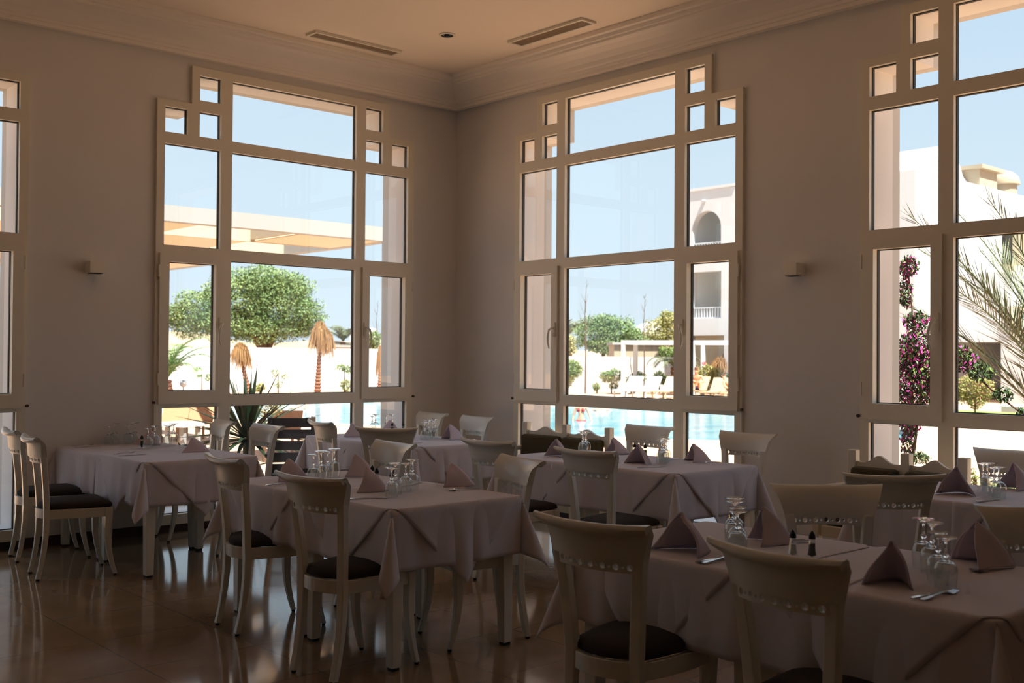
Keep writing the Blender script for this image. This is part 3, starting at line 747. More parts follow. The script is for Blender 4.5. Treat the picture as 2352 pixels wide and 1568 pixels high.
CU = [((-3.92,-6.18),(-3.73,-6.20),'knife','in front of the tent napkin on the front table'), ((-3.925,-6.205),(-3.735,-6.215),'fork','beside the knife in front of the tent napkin on the front table'),
 ((-3.88,-6.95),(-3.68,-6.98),'knife','near the table edge in front of the right glasses on the front table'), ((-3.885,-6.98),(-3.69,-6.995),'fork','beside the knife in front of the right glasses on the front table'),
 ((-3.23,-6.16),(-3.41,-6.11),'spoon','left of the salt shaker on the front table'), ((-3.22,-6.19),(-3.42,-6.14),'fork','crossing the spoon by the salt shaker on the front table'),
 ((-3.17,-6.91),(-3.33,-6.88),'spoon','under the right-hand napkin of the front table'), ((-3.16,-6.94),(-3.34,-6.90),'fork','right of the large napkin at the far right of the front table'),
 ((-3.72,-6.70),(-3.90,-6.72),'knife','left of the narrow arched napkin on the front table'), ((-3.72,-5.90),(-3.91,-5.90),'knife','between the big chair back and the tent napkin of the front table'),
 ((-3.95,-4.04),(-3.76,-4.11),'knife','below the napkin behind the near chair back on the centre table'), ((-3.16,-4.09),(-3.36,-4.07),'fork','right of the flat triangle napkin on the centre table'),
 ((-3.17,-4.12),(-3.36,-4.10),'spoon','beside the fork at the right end of the centre table'), ((-3.95,-3.28),(-3.80,-3.28),'knife','by the leftmost napkin of the centre table'),
 ((-3.27,-3.72),(-3.42,-3.78),'knife','right of the glasses on the centre table'),
 ((-3.92,-.20),(-3.72,-.16),'fork','farthest back at the left of the left wall table'), ((-3.93,-.32),(-3.74,-.31),'knife','second row at the left of the left wall table'),
 ((-3.92,-1.02),(-3.73,-.95),'fork','in front of the near chair on the left wall table'), ((-3.93,-1.16),(-3.74,-1.15),'knife','nearest the front corner of the left wall table'),
 ((-1.56,-6.09),(-1.37,-6.11),'knife','on the near side of the right picture-edge table'), ((-.84,-6.16),(-1.02,-6.12),'spoon','at the far side of the right picture-edge table'),
 ((-1.54,-5.80),(-1.36,-5.80),'fork','under the arched napkin of the right picture-edge table'),
 ((-1.66,-3.93),(-1.47,-3.98),'knife','right of the middle napkin on the middle window table'), ((-.92,-4.02),(-1.10,-4.0),'fork','right of the rightmost napkin on the middle window table'),
 ((-1.68,-3.62),(-1.52,-3.62),'knife','left of the middle napkin on the middle window table'), ((-.98,-3.72),(-1.14,-3.69),'knife','between the glasses and rightmost napkin on the middle window table'),
 ((-.96,-3.20),(-1.1,-3.18),'spoon','right of the back napkin on the middle window table'), ((-1.60,-3.22),(-1.44,-3.20),'knife','right of the leftmost napkin on the middle window table'),
 ((-1.72,-.66),(-1.56,-.68),'knife','right of the left napkin on the corner table'), ((-1.02,-1.52),(-1.18,-1.50),'fork','beside the right napkin on the corner table'), ((-1.75,-1.52),(-1.56,-1.50),'knife','near the front corner of the corner table')]
for a, b, k, lb in CU: cut(k, a, b, 'steel %s %s' % (k, lb))
#PART3
# ================================================================ outside
GZ = -.12
def polar(px, D, z=0):            # where a sight line at that heading meets the distance D (planning aid for far objects)
    a = yaw - math.atan((px-1176)/FPX); d = D/math.cos(yaw-a)
    return CAM.x+d*math.cos(a), CAM.y+d*math.sin(a)
M_deck = mat('terracotta_deck', (.45, .27, .165), .9, noise=(.35, (.53, .325, .205), 4))
M_sand = mat('sand', (.30, .24, .16), .95, noise=(.2, (.24, .18, .11), 4))
M_coping = mat('white_coping', (.40, .37, .33), .7)
M_canvas = mat('cream_canvas', (.60, .53, .42), .9)
M_grey = mat('grey_beam', (.27, .27, .26), .6)
M_slat = mat('dark_teak', (.018, .012, .009), .6)
M_teak = mat('teak', (.30, .15, .07), .6)
M_ballw = mat('opal_globe', (.5, .5, .52), .4)
M_leafD = mat('dark_leaf', (.018, .045, .018), .5, noise=(3, (.04, .075, .02), 3))
M_leafG = mat('green_leaf', (.12, .19, .05), .6, noise=(1.5, (.20, .25, .07), 4))
M_leafO = mat('olive_leaf', (.11, .19, .065), .6, noise=(.8, (.19, .25, .09), 4))
M_leafY = mat('yellow_green_leaf', (.33, .29, .10), .6, noise=(.8, (.26, .28, .09), 4))
M_palm = mat('palm_leaf', (.06, .08, .035), .5, noise=(4, (.13, .14, .07), 3))
M_dead = mat('dead_palm_leaf', (.30, .16, .06), .8, noise=(3, (.22, .12, .05), 3))
M_bark = mat('bark', (.09, .05, .03), .9, bump=(9, .6, .05))
M_trunk = mat('palm_trunk', (.16, .07, .04), .9, bump=(5, .6, .05))
M_mag = mat('magenta_bract', (.42, .02, .20), .6, noise=(6, (.55, .06, .32), 2))
M_pink = mat('pink_flower', (.55, .13, .16), .6)
M_grass = mat('lawn_grass', (.12, .16, .03), .9, noise=(4, (.17, .19, .05), 3))

# pool outline (smoothed polygon)
PP = [(5.5,17),(7.0,11.8),(8.55,7.0),(9.6,4.4),(11.2,2.7),(12.8,2.1),(14.6,2.7),(17.6,5.4),(21.2,10.6),(20.6,14.6),(18,18),(13.6,24.4),(10.4,27.6),(5,29),(0,29),(-1.5,25),(1.5,21)]
def catmull(P, n):
    out = []; N = len(P)
    for i in range(N):
        a, b, c, d = [Vector((*P[(i+k-1) % N], 0)) for k in range(4)]
        for j in range(n):
            t = j/n; out.append(.5*((2*b)+(-a+c)*t+(2*a-5*b+4*c-d)*t*t+(-a+3*b-3*c+d)*t**3))
    return out
PO = catmull(PP, 8)
def offset(P, g):
    out = []; N = len(P)
    for i in range(N):
        t = (P[(i+1) % N]-P[i-1]).normalized(); out.append(P[i]+Vector((t.y, -t.x, 0))*g)
    return out
def area(P): return sum(P[i-1].x*P[i].y-P[i].x*P[i-1].y for i in range(len(P)))
if area(PO) < 0: PO = PO[::-1]
def poly_with_hole(outer, hole, z):
    bm = bmesh.new(); es = []
    for L in (outer, hole):
        vs_ = [bm.verts.new((p[0], p[1], z)) for p in L]; es += [bm.edges.new((vs_[i-1], vs_[i])) for i in range(len(vs_))]
    bmesh.ops.triangle_fill(bm, use_beauty=True, edges=es)
    for f in bm.faces:
        if f.normal.z < 0: f.normal_flip()
    return bm
PC = offset(PO, .45)
bm = poly_with_hole([(-60,.405),(.405,.405),(.405,-60),(140,-60),(140,140),(-60,140)], [(p.x, p.y) for p in PC], GZ)
me = bpy.data.meshes.new('ground_deck'); bm.to_mesh(me); bm.free(); me.materials.append(M_deck); o = bpy.data.objects.new('ground_deck', me); COL.objects.link(o); tag(o, kind='structure')
mb = MB(); N = len(PO)
mb.v = [(p.x,p.y,GZ+.02) for p in PC]+[(p.x,p.y,GZ+.02) for p in PO]+[(p.x,p.y,-1.4) for p in PO]+[(p.x,p.y,GZ-.1) for p in PC]
for i in range(N):
    j = (i+1) % N; mb.f += [(i, j, N+j, N+i), (N+i, N+j, 2*N+j, 2*N+i), (3*N+i, 3*N+j, j, i)]
o = mb.build('trim_pool_coping', M_coping); tag(o, kind='structure')
def water_mat():
    m = bpy.data.materials.new('pool_water'); m.use_nodes = True; n = m.node_tree; b = n.nodes['Principled BSDF']
    t = n.nodes.new('ShaderNodeTexCoord'); mp = n.nodes.new('ShaderNodeMapping'); mp.inputs['Rotation'].default_value = (0,0,.8); mp.inputs['Scale'].default_value = (.35, 1.3, 1)
    x = n.nodes.new('ShaderNodeTexNoise'); x.inputs['Scale'].default_value = 1.6; x.inputs['Detail'].default_value = 5
    r = n.nodes.new('ShaderNodeValToRGB'); r.color_ramp.elements[0].position = .38; r.color_ramp.elements[0].color = (.03, .19, .27, 1)
    r.color_ramp.elements[1].position = .66; r.color_ramp.elements[1].color = (.10, .26, .31, 1)
    n.links.new(t.outputs['Object'], mp.inputs[0]); n.links.new(mp.outputs[0], x.inputs['Vector']); n.links.new(x.outputs['Fac'], r.inputs[0]); n.links.new(r.outputs[0], b.inputs['Base Color'])
    q = n.nodes.new('ShaderNodeBump'); q.inputs['Strength'].default_value = .25; q.inputs['Distance'].default_value = .1
    n.links.new(x.outputs['Fac'], q.inputs['Height']); n.links.new(q.outputs[0], b.inputs['Normal'])
    b.inputs['Roughness'].default_value = .12; b.inputs['Specular IOR Level'].default_value = .12; return m
bm = bmesh.new(); f = bm.faces.new([bm.verts.new((p.x, p.y, -.2)) for p in PO])
if f.normal.z < 0: f.normal_flip()
bmesh.ops.triangulate(bm, faces=[f]); me = bpy.data.meshes.new('pool_water'); bm.to_mesh(me); bm.free(); me.materials.append(water_mat())
o = bpy.data.objects.new('pool_water', me); COL.objects.link(o); tag(o, kind='structure')

# perimeter wall
mb = MB(); mb.bar((-12, 34.15, .82), (24.3, 34.15, .82), .3, 1.9); o = mb.build('wall_garden_left', M_render); tag(o, kind='structure')
mb = MB(); mb.bar((24.3, 34.0, .68), (33.3, 20.6, .68), .3, 1.62); o = mb.build('wall_garden_right', mat('weathered_white_render', (.50, .49, .47), .9, noise=(.6, (.42, .41, .40), 6))); tag(o, kind='structure')
def dune(name, P, m):
    mb = MB(); n = 30
    def fn(a, b):
        t = a*(len(P)-1); i = min(int(t), len(P)-2); u = t-i
        x = P[i][0]*(1-u)+P[i+1][0]*u; y = P[i][1]*(1-u)+P[i+1][1]*u; h = P[i][2]*(1-u)+P[i+1][2]*u
        return (x+(b-.5)*14, y+(b-.5)*14, GZ-.2+(h+.25*math.sin(a*40))*math.sin(PI*b))
    mb.surf(fn, 50, 10); o = mb.build(name, m, smooth=179); return tag(o, kind='structure')
dune('hill_sand', [(2,62,3.6),(20,62,3.4),(34,58,2.6),(52,46,2.4),(62,34,2.2)], M_sand)

# ---------------------------------------------------------------- plants
def foliage(blobs, n, size, seed, mb=None, flat=.35):
    rnd = random.Random(seed); mb = mb or MB(); W = [(b[3]*b[4]*b[5])**.67 for b in blobs]; S = sum(W)
    for b, w_ in zip(blobs, W):
        k = max(4, int(n*w_/S))
        for _ in range(k):
            d = Vector((rnd.gauss(0,1), rnd.gauss(0,1), rnd.gauss(0,1))).normalized(); r = rnd.uniform(.55, 1.02)
            # lumpy surface
            r *= 1+.16*math.sin(5*d.x+b[0]*3)*math.sin(4*d.y+b[1])+.10*math.sin(9*d.z+seed)
            c = Vector((b[0]+d.x*b[3]*r, b[1]+d.y*b[4]*r, b[2]+d.z*b[5]*r))
            u = Vector((rnd.gauss(0,1), rnd.gauss(0,1), rnd.gauss(0,flat*2))).normalized(); v = u.cross(Vector((rnd.gauss(0,.6), rnd.gauss(0,.6), 1))).normalized()
            s = size*rnd.uniform(.6, 1.3); t = s*.45; up = u.cross(v)*t*.25
            mb.add([c-u*s*.5, c+v*t*.5+up, c+u*s*.5, c-v*t*.5+up], [(0,1,2,3)])
    return mb
def tree(name, x, y, blobs, n, size, m, label, trunk=None, seed=1, group=None, cat='tree'):
    r = empty(name, (x, y, GZ), 0, label, cat, group)
    foliage(blobs, n, size, seed).build('foliage', m, r)
    mb = MB()
    for T in trunk or [[(0,0,0,.12),(0,0,blobs[0][2],.05)]]:
        mb.tube([(a,b,c) for a,b,c,_ in T], [q[3]*(.3 if cat == 'shrub' else 1) for q in T], 8)
    mb.build('trunk', M_bark, r, smooth=60); return r
def px_blobs(D, L, base_px, zoff=0, dep=1.0):   # blobs (px, y, rx_px, ry_px) on a plane at distance D -> local metres across the view
    k = D/FPX; out = []
    for px, y, rx, ry in L:
        lat = (px-base_px)*k; z = 1.48-(y-817)*k-GZ
        out.append((RX.x*lat, RX.y*lat, z, rx*k, rx*k*dep, ry*k))
    return out
x, y = polar(605, 58)
tree('spreading_tree', x, y, px_blobs(58, [(560,690,85,70),(640,700,90,72),(470,720,75,58),(430,735,52,46),(600,655,80,50),(690,725,55,50),(530,745,90,42),(655,665,60,40),(400,730,28,30),(610,760,95,32),(500,680,40,34),(715,745,30,28)], 605), 52000, .15, M_leafO, 'large round olive-green tree beyond the white garden wall',
     [[(0,0,0,.35),(.1,0,1.6,.28),(-.6,.2,3.0,.18),(-1.6,.3,4.2,.07)], [(.1,0,1.6,.22),(.9,.2,3.0,.15),(1.8,.2,4.2,.06)], [(0,0,1.7,.2),(.2,.1,4.6,.07)]], 3)
BG = [('bushy_tree', 1280, 62, [(1280,770,22,45),(1300,790,25,30)], 4200, .14, M_leafY, 'yellow-green tree at the left edge of the middle window view, beside the wall pillar', 5),
      ('bushy_tree', 1385, 60, [(1365,765,45,42),(1420,768,50,44),(1390,745,36,24),(1455,780,34,30),(1400,790,60,25)], 20000, .13, M_leafO, 'wide olive-green tree above the garden wall left of the pergola', 6),
      ('bushy_tree', 1520, 62, [(1510,765,36,40),(1550,755,42,44),(1530,730,20,22),(1490,785,36,22),(1570,780,40,30)], 15000, .13, M_leafY, 'ochre-green tree behind the white pergola beam', 8),
      ('bushy_tree', 1500, 55, [(1490,803,22,14),(1530,806,30,14)], 3000, .12, M_leafG, 'low dark green shrub showing over the wall under the pergola beam', 9),
      ('bushy_tree', 857, 60, [(860,782,18,22),(845,790,14,14)], 2200, .12, M_leafG, 'small green tree in the right casement of the left window', 10)]
for nm, px, D, L, n, s, m, lb, sd2 in BG:
    x, y = polar(px, D); tree(nm, x, y, px_blobs(D, L, px), n, s, m, lb, None, sd2, 'trees beyond the garden wall')
SH = [(1303, 44.5, [(1305,850,26,26),(1298,872,20,20),(1318,846,20,22)], 1500, .16, M_leafG, 'large round bright green shrub at the left of the garden bed'),
      (1272, 44.5, [(1270,850,11,30)], 400, .16, M_leafG, 'green shrub squeezed between the wall pillar and the casement frame'),
      (1405, 47, [(1395,862,18,14),(1412,860,20,18),(1410,884,12,10)], 900, .15, M_leafG, 'middle round shrub left of the pergola post'),
      (1372, 46.5, [(1370,886,9,10)], 200, .13, M_leafO, 'small pale shrub beside the middle round shrub'),
      (1466, 47, [(1466,862,19,14),(1450,868,10,8)], 500, .15, M_leafG, 'airy little tree-shaped shrub right of the pergola post'),
      (1450, 46.6, [(1450,888,7,7)], 120, .12, M_leafO, 'tiny shrub at the foot of the pergola post'),
      (1515, 47, [(1515,864,16,16),(1505,868,18,7),(1526,870,10,12)], 700, .15, M_leafG, 'dark shrub behind the white globe lamp'),
      (1432, 46.4, [(1434,868,5,28)], 200, .13, M_leafO, 'thin upright shrub against the pergola post'),
      (640, 44.5, [(632,860,12,10),(655,868,12,8),(640,885,12,9)], 160, .15, M_leafG, 'sparse flowering shrub in front of the white wall, between the two dead palms'),
      (792, 44.5, [(785,846,14,9),(800,850,12,10),(795,886,15,16)], 420, .16, M_leafG, 'young green shrub at the right of the big pane of the left window'),
      (465, 40, [(455,852,11,5),(480,870,10,10),(460,868,8,4)], 130, .15, M_leafG, 'sparse shrub in front of the white wall, in the left casement'),
      (598, 40, [(600,892,12,9),(590,898,14,6)], 260, .16, M_leafY, 'low yellow-green shrub at the foot of the dead palm'),
      (1672, 44, [(1668,872,16,20),(1655,882,14,14),(1690,866,18,24)], 1500, .13, mat('pine_leaf', (.03, .10, .03), .7), 'dense round bright green bush behind the tan sun loungers'),
      (1620, 45, [(1605,862,14,24),(1625,856,16,26),(1645,862,16,24),(1612,884,18,14)], 1300, .17, M_leafY, 'tall yellow-green oleander behind the seated sunbather'),
      (1585, 47, [(1578,860,8,26)], 300, .15, mat('cypress_leaf', (.015, .04, .015), .7), 'dark narrow shrub behind the second pergola post')]
for i, (px, D, L, n, s, m, lb) in enumerate(SH):
    x, y = polar(px, D); tree('garden_shrub', x, y, px_blobs(D, L, px), int(n*2.2), s*.62, m, lb, None, 20+i, 'shrubs in the pool garden', 'shrub')
# pink flowers on the oleander
def flowers(parent, blobs, n, size, m, seed, name='flowers'):
    return foliage(blobs, n, size, seed).build(name, m, parent)
ol = [o for o in COL.objects if o.get('label', '').startswith('tall yellow-green oleander')][0]
flowers(ol, px_blobs(44.8, [(1627,864,4,5),(1616,830,5,4),(1592,865,4,8)], 1620), 60, .14, M_pink, 5)
# bare saplings
for px, D, top, lb in ((1345, 46.5, 640, 'tall bare sapling in front of the garden wall, left of the pergola'), (1480, 48.8, 672, 'tall bare sapling rising behind the pergola beam'), (866, 62, 690, 'bare twiggy tree behind the right casement of the left window')):
    x, y = polar(px, D); k = D/FPX; r = empty('bare_sapling', (x, y, GZ), 0, lb, 'tree', 'bare trees'); H = 1.48-(top-817)*k-GZ
    rnd = random.Random(px); mb = MB(); mb.tube([(0,0,0),(.12,.1,H*.35),(-.05,0,H*.7),(.05,0,H)], [.035,.028,.018,.005], 6); mb.build('trunk', M_bark, r, smooth=60)
    mb = MB()
    for i in range(11):
        z = H*rnd.uniform(.5, .97); a = rnd.uniform(0, 2*PI); l_ = (H-z)*.22+.1; mb.tube([(0,0,z),(math.cos(a)*l_*.4, math.sin(a)*l_*.4, z+l_*.6),(math.cos(a)*l_*.7, math.sin(a)*l_*.7, z+l_*1.3)], [.009,.006,.002], 5)
    mb.build('twigs', M_bark, r)
# palms
def frond(mb, base, az, L, elev, droop, nl, ll, w_, rnd, stiff=.5):
    pts = []; p = Vector(base); e_ = elev; st = L/14
    for i in range(15):
        pts.append(p.copy()); p += Vector((math.cos(az)*math.cos(e_), math.sin(az)*math.cos(e_), math.sin(e_)))*st; e_ -= droop/14*(.4+1.2*i/14)
    mb.tube(pts, [w_*.9*(1-.9*i/14)+.002 for i in range(15)], 5)
    side = Vector((-math.sin(az), math.cos(az), 0))
    for i in range(nl):
        t = .10+.90*i/nl; q = t*14; k = min(13, int(q)); c = pts[k].lerp(pts[k+1], q-k); d = (pts[k+1]-pts[k]).normalized(); nrm = side.cross(d)
        l_ = ll*(math.sin(PI*(.12+.80*t)))**.6*rnd.uniform(.8, 1.1)
        for s in (-1, 1):
            v = (side*s*(.9-.35*t)+d*(.45+.5*t)+nrm*rnd.uniform(-.05, .35)*-1*stiff+Vector((0,0,rnd.uniform(-.1,.12)))).normalized(); tip = c+v*l_+Vector((0,0,-l_*(1-stiff)*.35))
            wv = d*w_*.55; mid = c.lerp(tip, .5)+nrm*w_*.1
            mb.add([c-wv*.6, c+wv*.6, mid+wv, tip, mid-wv], [(0,1,2,3,4)])
    return mb
def palm(name, x, y, z0, trunk_h, tr, n, L, elev, droop, nl, ll, w_, m, label, seed=1, az=None, group=None, dead=0):
    r = empty(name, (x, y, z0), 0, label, 'palm tree', group); rnd = random.Random(seed)
    tb = MB(); k = max(4, int(trunk_h/.16)); pts, rr = [], []
    for i in range(k+1):
        for q in (0, .5): pts.append((.03*math.sin(i*.7), 0, trunk_h*(i+q)/(k+1))); rr.append(tr*(1.15 if q == 0 else .85)*(1-.25*i/k))
    tb.tube(pts, rr, 10); tb.build('trunk', M_trunk, r)
    for i in range(n):
        a = (az[0]+(az[1]-az[0])*(i+.5)/n if az else 2*PI*i/n)+rnd.uniform(-.15, .15)
        frond(MB(), (0,0,trunk_h), a, L*rnd.uniform(.8, 1.1), elev*rnd.uniform(.6, 1.15) if not az else elev*(rnd.uniform(.85, 1.1)), droop*rnd.uniform(.8, 1.2), nl, ll, w_, rnd).build('frond', m, r)
    return r
x, y = polar(385, 40); palm('garden_palm', x, y, GZ, .7, .2, 13, 2.5, 1.25, 2.0, 26, .55, .05, mat('bright_palm_leaf', (.06, .12, .03), .5, noise=(2, (.14, .19, .06), 3)), 'green palm at the left side of the left casement', 4)
x, y = polar(788, 75); palm('garden_palm', x, y, GZ, 2.6, .25, 12, 2.2, 1.1, 1.9, 18, .6, .07, M_palm, 'distant palm right of the round tree', 5)
x, y = polar(1306, 67); palm('garden_palm', x, y, GZ, 3.0, .25, 12, 1.9, 1.2, 1.9, 18, .6, .07, M_palm, 'palm crown above the garden wall at the left of the middle window view', 6)
x, y = polar(1547, 47.3); palm('garden_palm', x, y, GZ, 1.25, .13, 9, 1.4, .8, 2.2, 18, .4, .05, M_palm, 'small palm at the right edge of the big middle pane, beside the frame', 7)
def dead_palm(px, D, trunk_top, head, lb, lean_=0, seed=1):
    x, y = polar(px, D); k = D/FPX; r = empty('withered_palm', (x, y, GZ), 0, lb, 'palm tree', 'withered palms'); rnd = random.Random(seed)
    H = 1.48-(trunk_top-817)*k-GZ; tb = MB(); n = int(H/.14); pts, rr = [], []
    for i in range(n+1):
        for q in (0, .5): pts.append((RX.x*lean_*(i+q)/n, RX.y*lean_*(i+q)/n, H*(i+q)/(n+1))); rr.append(.16*(1.15 if q == 0 else .78)*(1-.72*(i/n)**.8))
    tb.tube(pts, rr, 9); tb.build('trunk', M_trunk, r)
    for bx, by, w_, h_, nn in head:
        mb = MB(); lat = (bx-px)*k; zt = 1.48-(by-817)*k-GZ
        for i in range(nn):
            a = rnd.uniform(0, 2*PI); q = rnd.uniform(.15, 1)*w_*k/2; c0_ = Vector((RX.x*lat, RX.y*lat, zt)); l_ = h_*k*rnd.uniform(.5, 1)
            Q = w_*k/2; mid = c0_+Vector((math.cos(a)*q*.8, math.sin(a)*q*.8, .10*h_*k-.42*h_*k*(q/Q)**2+rnd.uniform(-.05, .08))); tip = mid+Vector((math.cos(a)*q*.4, math.sin(a)*q*.4, -l_))
            mb.bar(c0_, mid, .015, .01); mb.bar(mid, tip, .028, .01, w2=.006)
        mb.build('drooping_fronds', M_dead, r)
    return r
dead_palm(730, 44.5, 760, [(735,748,50,62,300), (752,765,36,56,160)], 'tall withered palm with hanging brown fronds in front of the white wall', .1, 2)
dead_palm(573, 43, 812, [(552,797,52,46,200), (560,812,34,42,120)], 'short withered orange palm leaning left in front of the white wall', -.35, 3)
dead_palm(874, 50, 815, [(873,802,18,60,120)], 'withered palm half hidden by the wall pillar, in the right casement', 0, 4)
dead_palm(1660, 46.6, 830, [(1652,822,44,34,130), (1665,814,36,40,110)], 'small withered palm behind the oleander by the hotel wall', 0, 5)
x, y = polar(2095, 31); r = empty('dry_palm', (x, y, GZ), 0, 'small dry straw-coloured palm tuft behind the bougainvillea', 'palm tree'); MB().tube([(0,0,0),(0,0,1.55)], [.09,.06], 9).build('trunk', M_trunk, r); mb = MB(); rnd = random.Random(3)
for i in range(90):
    a = rnd.uniform(0, 2*PI); q = rnd.uniform(.1, .4); mb.bar((0,0,1.5), (math.cos(a)*q, math.sin(a)*q, 1.5+rnd.uniform(.3, .65)), .03, .01, w2=.006)
mb.build('blades', M_dead, r)
# big date palm fronds just outside the right window
r = empty('date_palm', (3.9, -4.75, GZ), 0, 'date palm with long arching fronds filling the right window', 'palm tree'); rnd = random.Random(12)
tb = MB(); tb.tube([(0,0,0),(0,0,.25),(0,0,.5)], [.22,.24,.16], 12); tb.build('trunk', M_trunk, r)
for a, L, el, dr in ((2.35, 3.1, 1.15, .55), (1.95, 2.9, 1.30, .5), (1.55, 2.8, 1.2, .65), (2.75, 2.6, 1.05, .75), (2.15, 2.3, .95, .6), (1.2, 2.7, 1.25, .5), (3.3, 2.5, 1.3, .5), (.3, 2.5, 1.1, .8), (5.2, 2.5, 1.1, .8), (4.2, 2.4, 1.1, .8), (2.05, 3.0, 1.0, .9), (1.75, 2.5, 1.3, .5), (2.5, 2.9, 1.35, .5), (2.2, 2.8, 1.2, .75)):
    frond(MB(), (0,0,.45), a, L, el, dr, 64, .52, .020, rnd, .8).build('frond', M_palm, r)
# bougainvillea on the outer wall beside the right window
r = empty('bougainvillea', (.95, -4.5, GZ), 0, 'magenta bougainvillea spilling past the wall pillar outside the right window', 'shrub')
def sprayblob(L): return [(dx, yy+4.5, zz-GZ, a, b, c) for dx, yy, zz, a, b, c in L]
BB = sprayblob([(0,-4.50,1.55,.18,.16,.20), (0,-4.60,1.36,.16,.12,.22), (0,-4.42,1.25,.2,.14,.40), (.1,-4.78,1.48,.09,.10,.10), (0,-4.40,2.20,.07,.08,.09), (0,-4.38,2.0,.06,.05,.14), (0,-4.46,1.78,.08,.10,.07), (.1,-4.92,1.38,.08,.10,.07), (.15,-5.06,1.22,.06,.08,.06), (.2,-5.2,1.08,.05,.06,.05), (0,-4.40,.86,.05,.06,.16), (0,-4.50,.72,.05,.07,.05)])
foliage(BB, 4200, .040, 31, flat=1).build('leaves', M_leafD, r)
foliage(BB, 1500, .036, 33, flat=1).build('young_leaves', M_leafG, r)
foliage(BB[:7]+BB[10:11], 2000, .038, 32, flat=1).build('bracts', M_mag, r)
mb = MB(); mb.tube([(0,.1,0),(.02,.1,.6),(0,0,1.3),(0,.1,2.3)], [.02,.016,.012,.004], 6); mb.tube([(0,0,1.4),(.1,-.3,1.55),(.15,-.55,1.32),(.22,-.75,1.15),(.25,-.9,1.0)], [.012,.009,.008,.006,.003], 6); mb.build('stems', M_bark, r, smooth=60)
# oleander with pink flowers on the lawn
x, y = polar(2240, 31); r = empty('oleander', (x, y, GZ), 0, 'pink-flowered oleander on the lawn behind the palm fronds', 'shrub')
B2 = px_blobs(31, [(2225,880,28,30),(2260,885,26,28),(2205,895,18,22),(2240,910,24,20)], 2240)
foliage(B2, 3600, .08, 41).build('leaves', M_leafY, r); foliage(B2, 420, .065, 42).build('flowers', M_pink, r)
mb = MB()
for a in (-.3, 0, .3): mb.tube([(0,0,0),(a,a*.5,.5),(a*1.6,a,.9)], [.02,.015,.006], 6)
mb.build('stems', M_bark, r)
# spiky yucca and small agaves on the terrace
M_yucca = mat('yucca_leaf', (.004, .012, .005), .55, spec=.25, noise=(3, (.010, .022, .008), 3))
def rosette(name, x, y, z, stem, n, L, w_, lb, seed, el=(0, 1.35), group=None):
    r = empty(name, (x, y, GZ), 0, lb, 'plant', group); rnd = random.Random(seed)
    if stem: 
        mb = MB(); mb.tube([(0,0,0),(.02,0,stem*.5),(0,0,stem)], [.09,.07,.06], 10); mb.build('stem', M_yucca, r, smooth=60)
    mb = MB()
    for i in range(n):
        a = i*2.4+rnd.uniform(-.2,.2); e_ = el[0]+(el[1]-el[0])*i/n+rnd.uniform(-.1,.1); d = Vector((math.cos(a)*math.cos(e_), math.sin(a)*math.cos(e_), math.sin(e_)))
        s = Vector((-math.sin(a), math.cos(a), 0)); b = Vector((0,0,stem-.05+z*0)); l_ = L*rnd.uniform(.75, 1.1); m1 = b+d*l_*.45; t_ = b+d*l_+Vector((0,0,-.10*l_*math.cos(e_))); k = Vector((0,0,w_*.22))
        mb.add([b-s*w_*.35, b+k*.3-k, b+s*w_*.35, m1+s*w_*.5+k, m1-k*.5, m1-s*w_*.5+k, t_], [(0,1,4,5),(1,2,3,4),(5,4,6),(4,3,6)])
    mb.build('leaves', M_yucca, r); return r
rosette('yucca_plant', -.55, 3.3, 0, .62, 70, .98, .06, 'dark spiky yucca just outside the left window', 3, (-.35, 1.45))
rosette('agave_plant', -.35, 2.55, 0, .40, 9, .50, .07, 'low agave on green stems right of the yucca', 5, (-.15, .5))
rosette('agave_plant', -1.78, 2.25, 0, .45, 16, .40, .05, 'small spiky plant at the left of the left window', 6, (-.2, 1.2))
x, y = polar(610, 16); tree('garden_shrub', x, y, px_blobs(16, [(610,945,38,18),(640,935,18,12),(580,950,24,16)], 610), 420, .06, M_leafY, 'small yellow-leaved bush behind the yucca by the pool', None, 77, 'shrubs in the pool garden', 'shrub')
x, y = polar(2240, 9.5); tree('garden_shrub', x, y, px_blobs(9.5, [(2232,1085,14,22),(2345,1110,12,22),(2290,1110,40,14)], 2240), 420, .045, M_leafG, 'low leafy bush just outside the right window, seen over the settee end', None, 78, 'shrubs in the pool garden', 'shrub')
#PART4
# ---------------------------------------------------------------- canopy over the terrace
r = empty('terrace_canopy', (2.3, 4.4, 0), 0, 'large flat white canopy with cream panels over the pool terrace', 'canopy')
CX, CY, cs, nx, ny, zc_ = -8, 0, 1.45, 6, 6, 3.14
M_cbeam = mat('tan_beam', (.40, .34, .25), .8)
m = MB(); m.box(-nx*cs, .08, -.08, .08, zc_, zc_+.20); m.box(-.08, .08, .08, ny*cs, zc_, zc_+.20); m.box(-nx*cs, .08, ny*cs, ny*cs+.16, zc_, zc_+.2); m.box(-nx*cs-.16, -nx*cs, -.08, ny*cs+.16, zc_, zc_+.2)
m.build('outer_frame', M_grey, r)
for i in range(1, nx): MB().box(-i*cs-.03, -i*cs+.03, .08, ny*cs, zc_+.03, zc_+.19).build('cross_beam', M_cbeam, r)
for j in range(1, ny): MB().box(-nx*cs, -.08, j*cs-.03, j*cs+.03, zc_+.0, zc_+.195).build('long_beam', M_cbeam, r)
for i in range(nx):
    for j in range(ny):
        if (i+j) % 2 == 0: MB().box(-(i+1)*cs+.03, -i*cs-.03, j*cs+.03, (j+1)*cs-.03, zc_+.005, zc_+.02).build('panel', M_canvas, r)
for a, b in ((0, 0), (-nx*cs, 0), (0, ny*cs+.08), (-nx*cs, ny*cs+.08)): MB().box(a-.07, a+.07, b-.07, b+.07, GZ, zc_).build('post', M_grey, r)
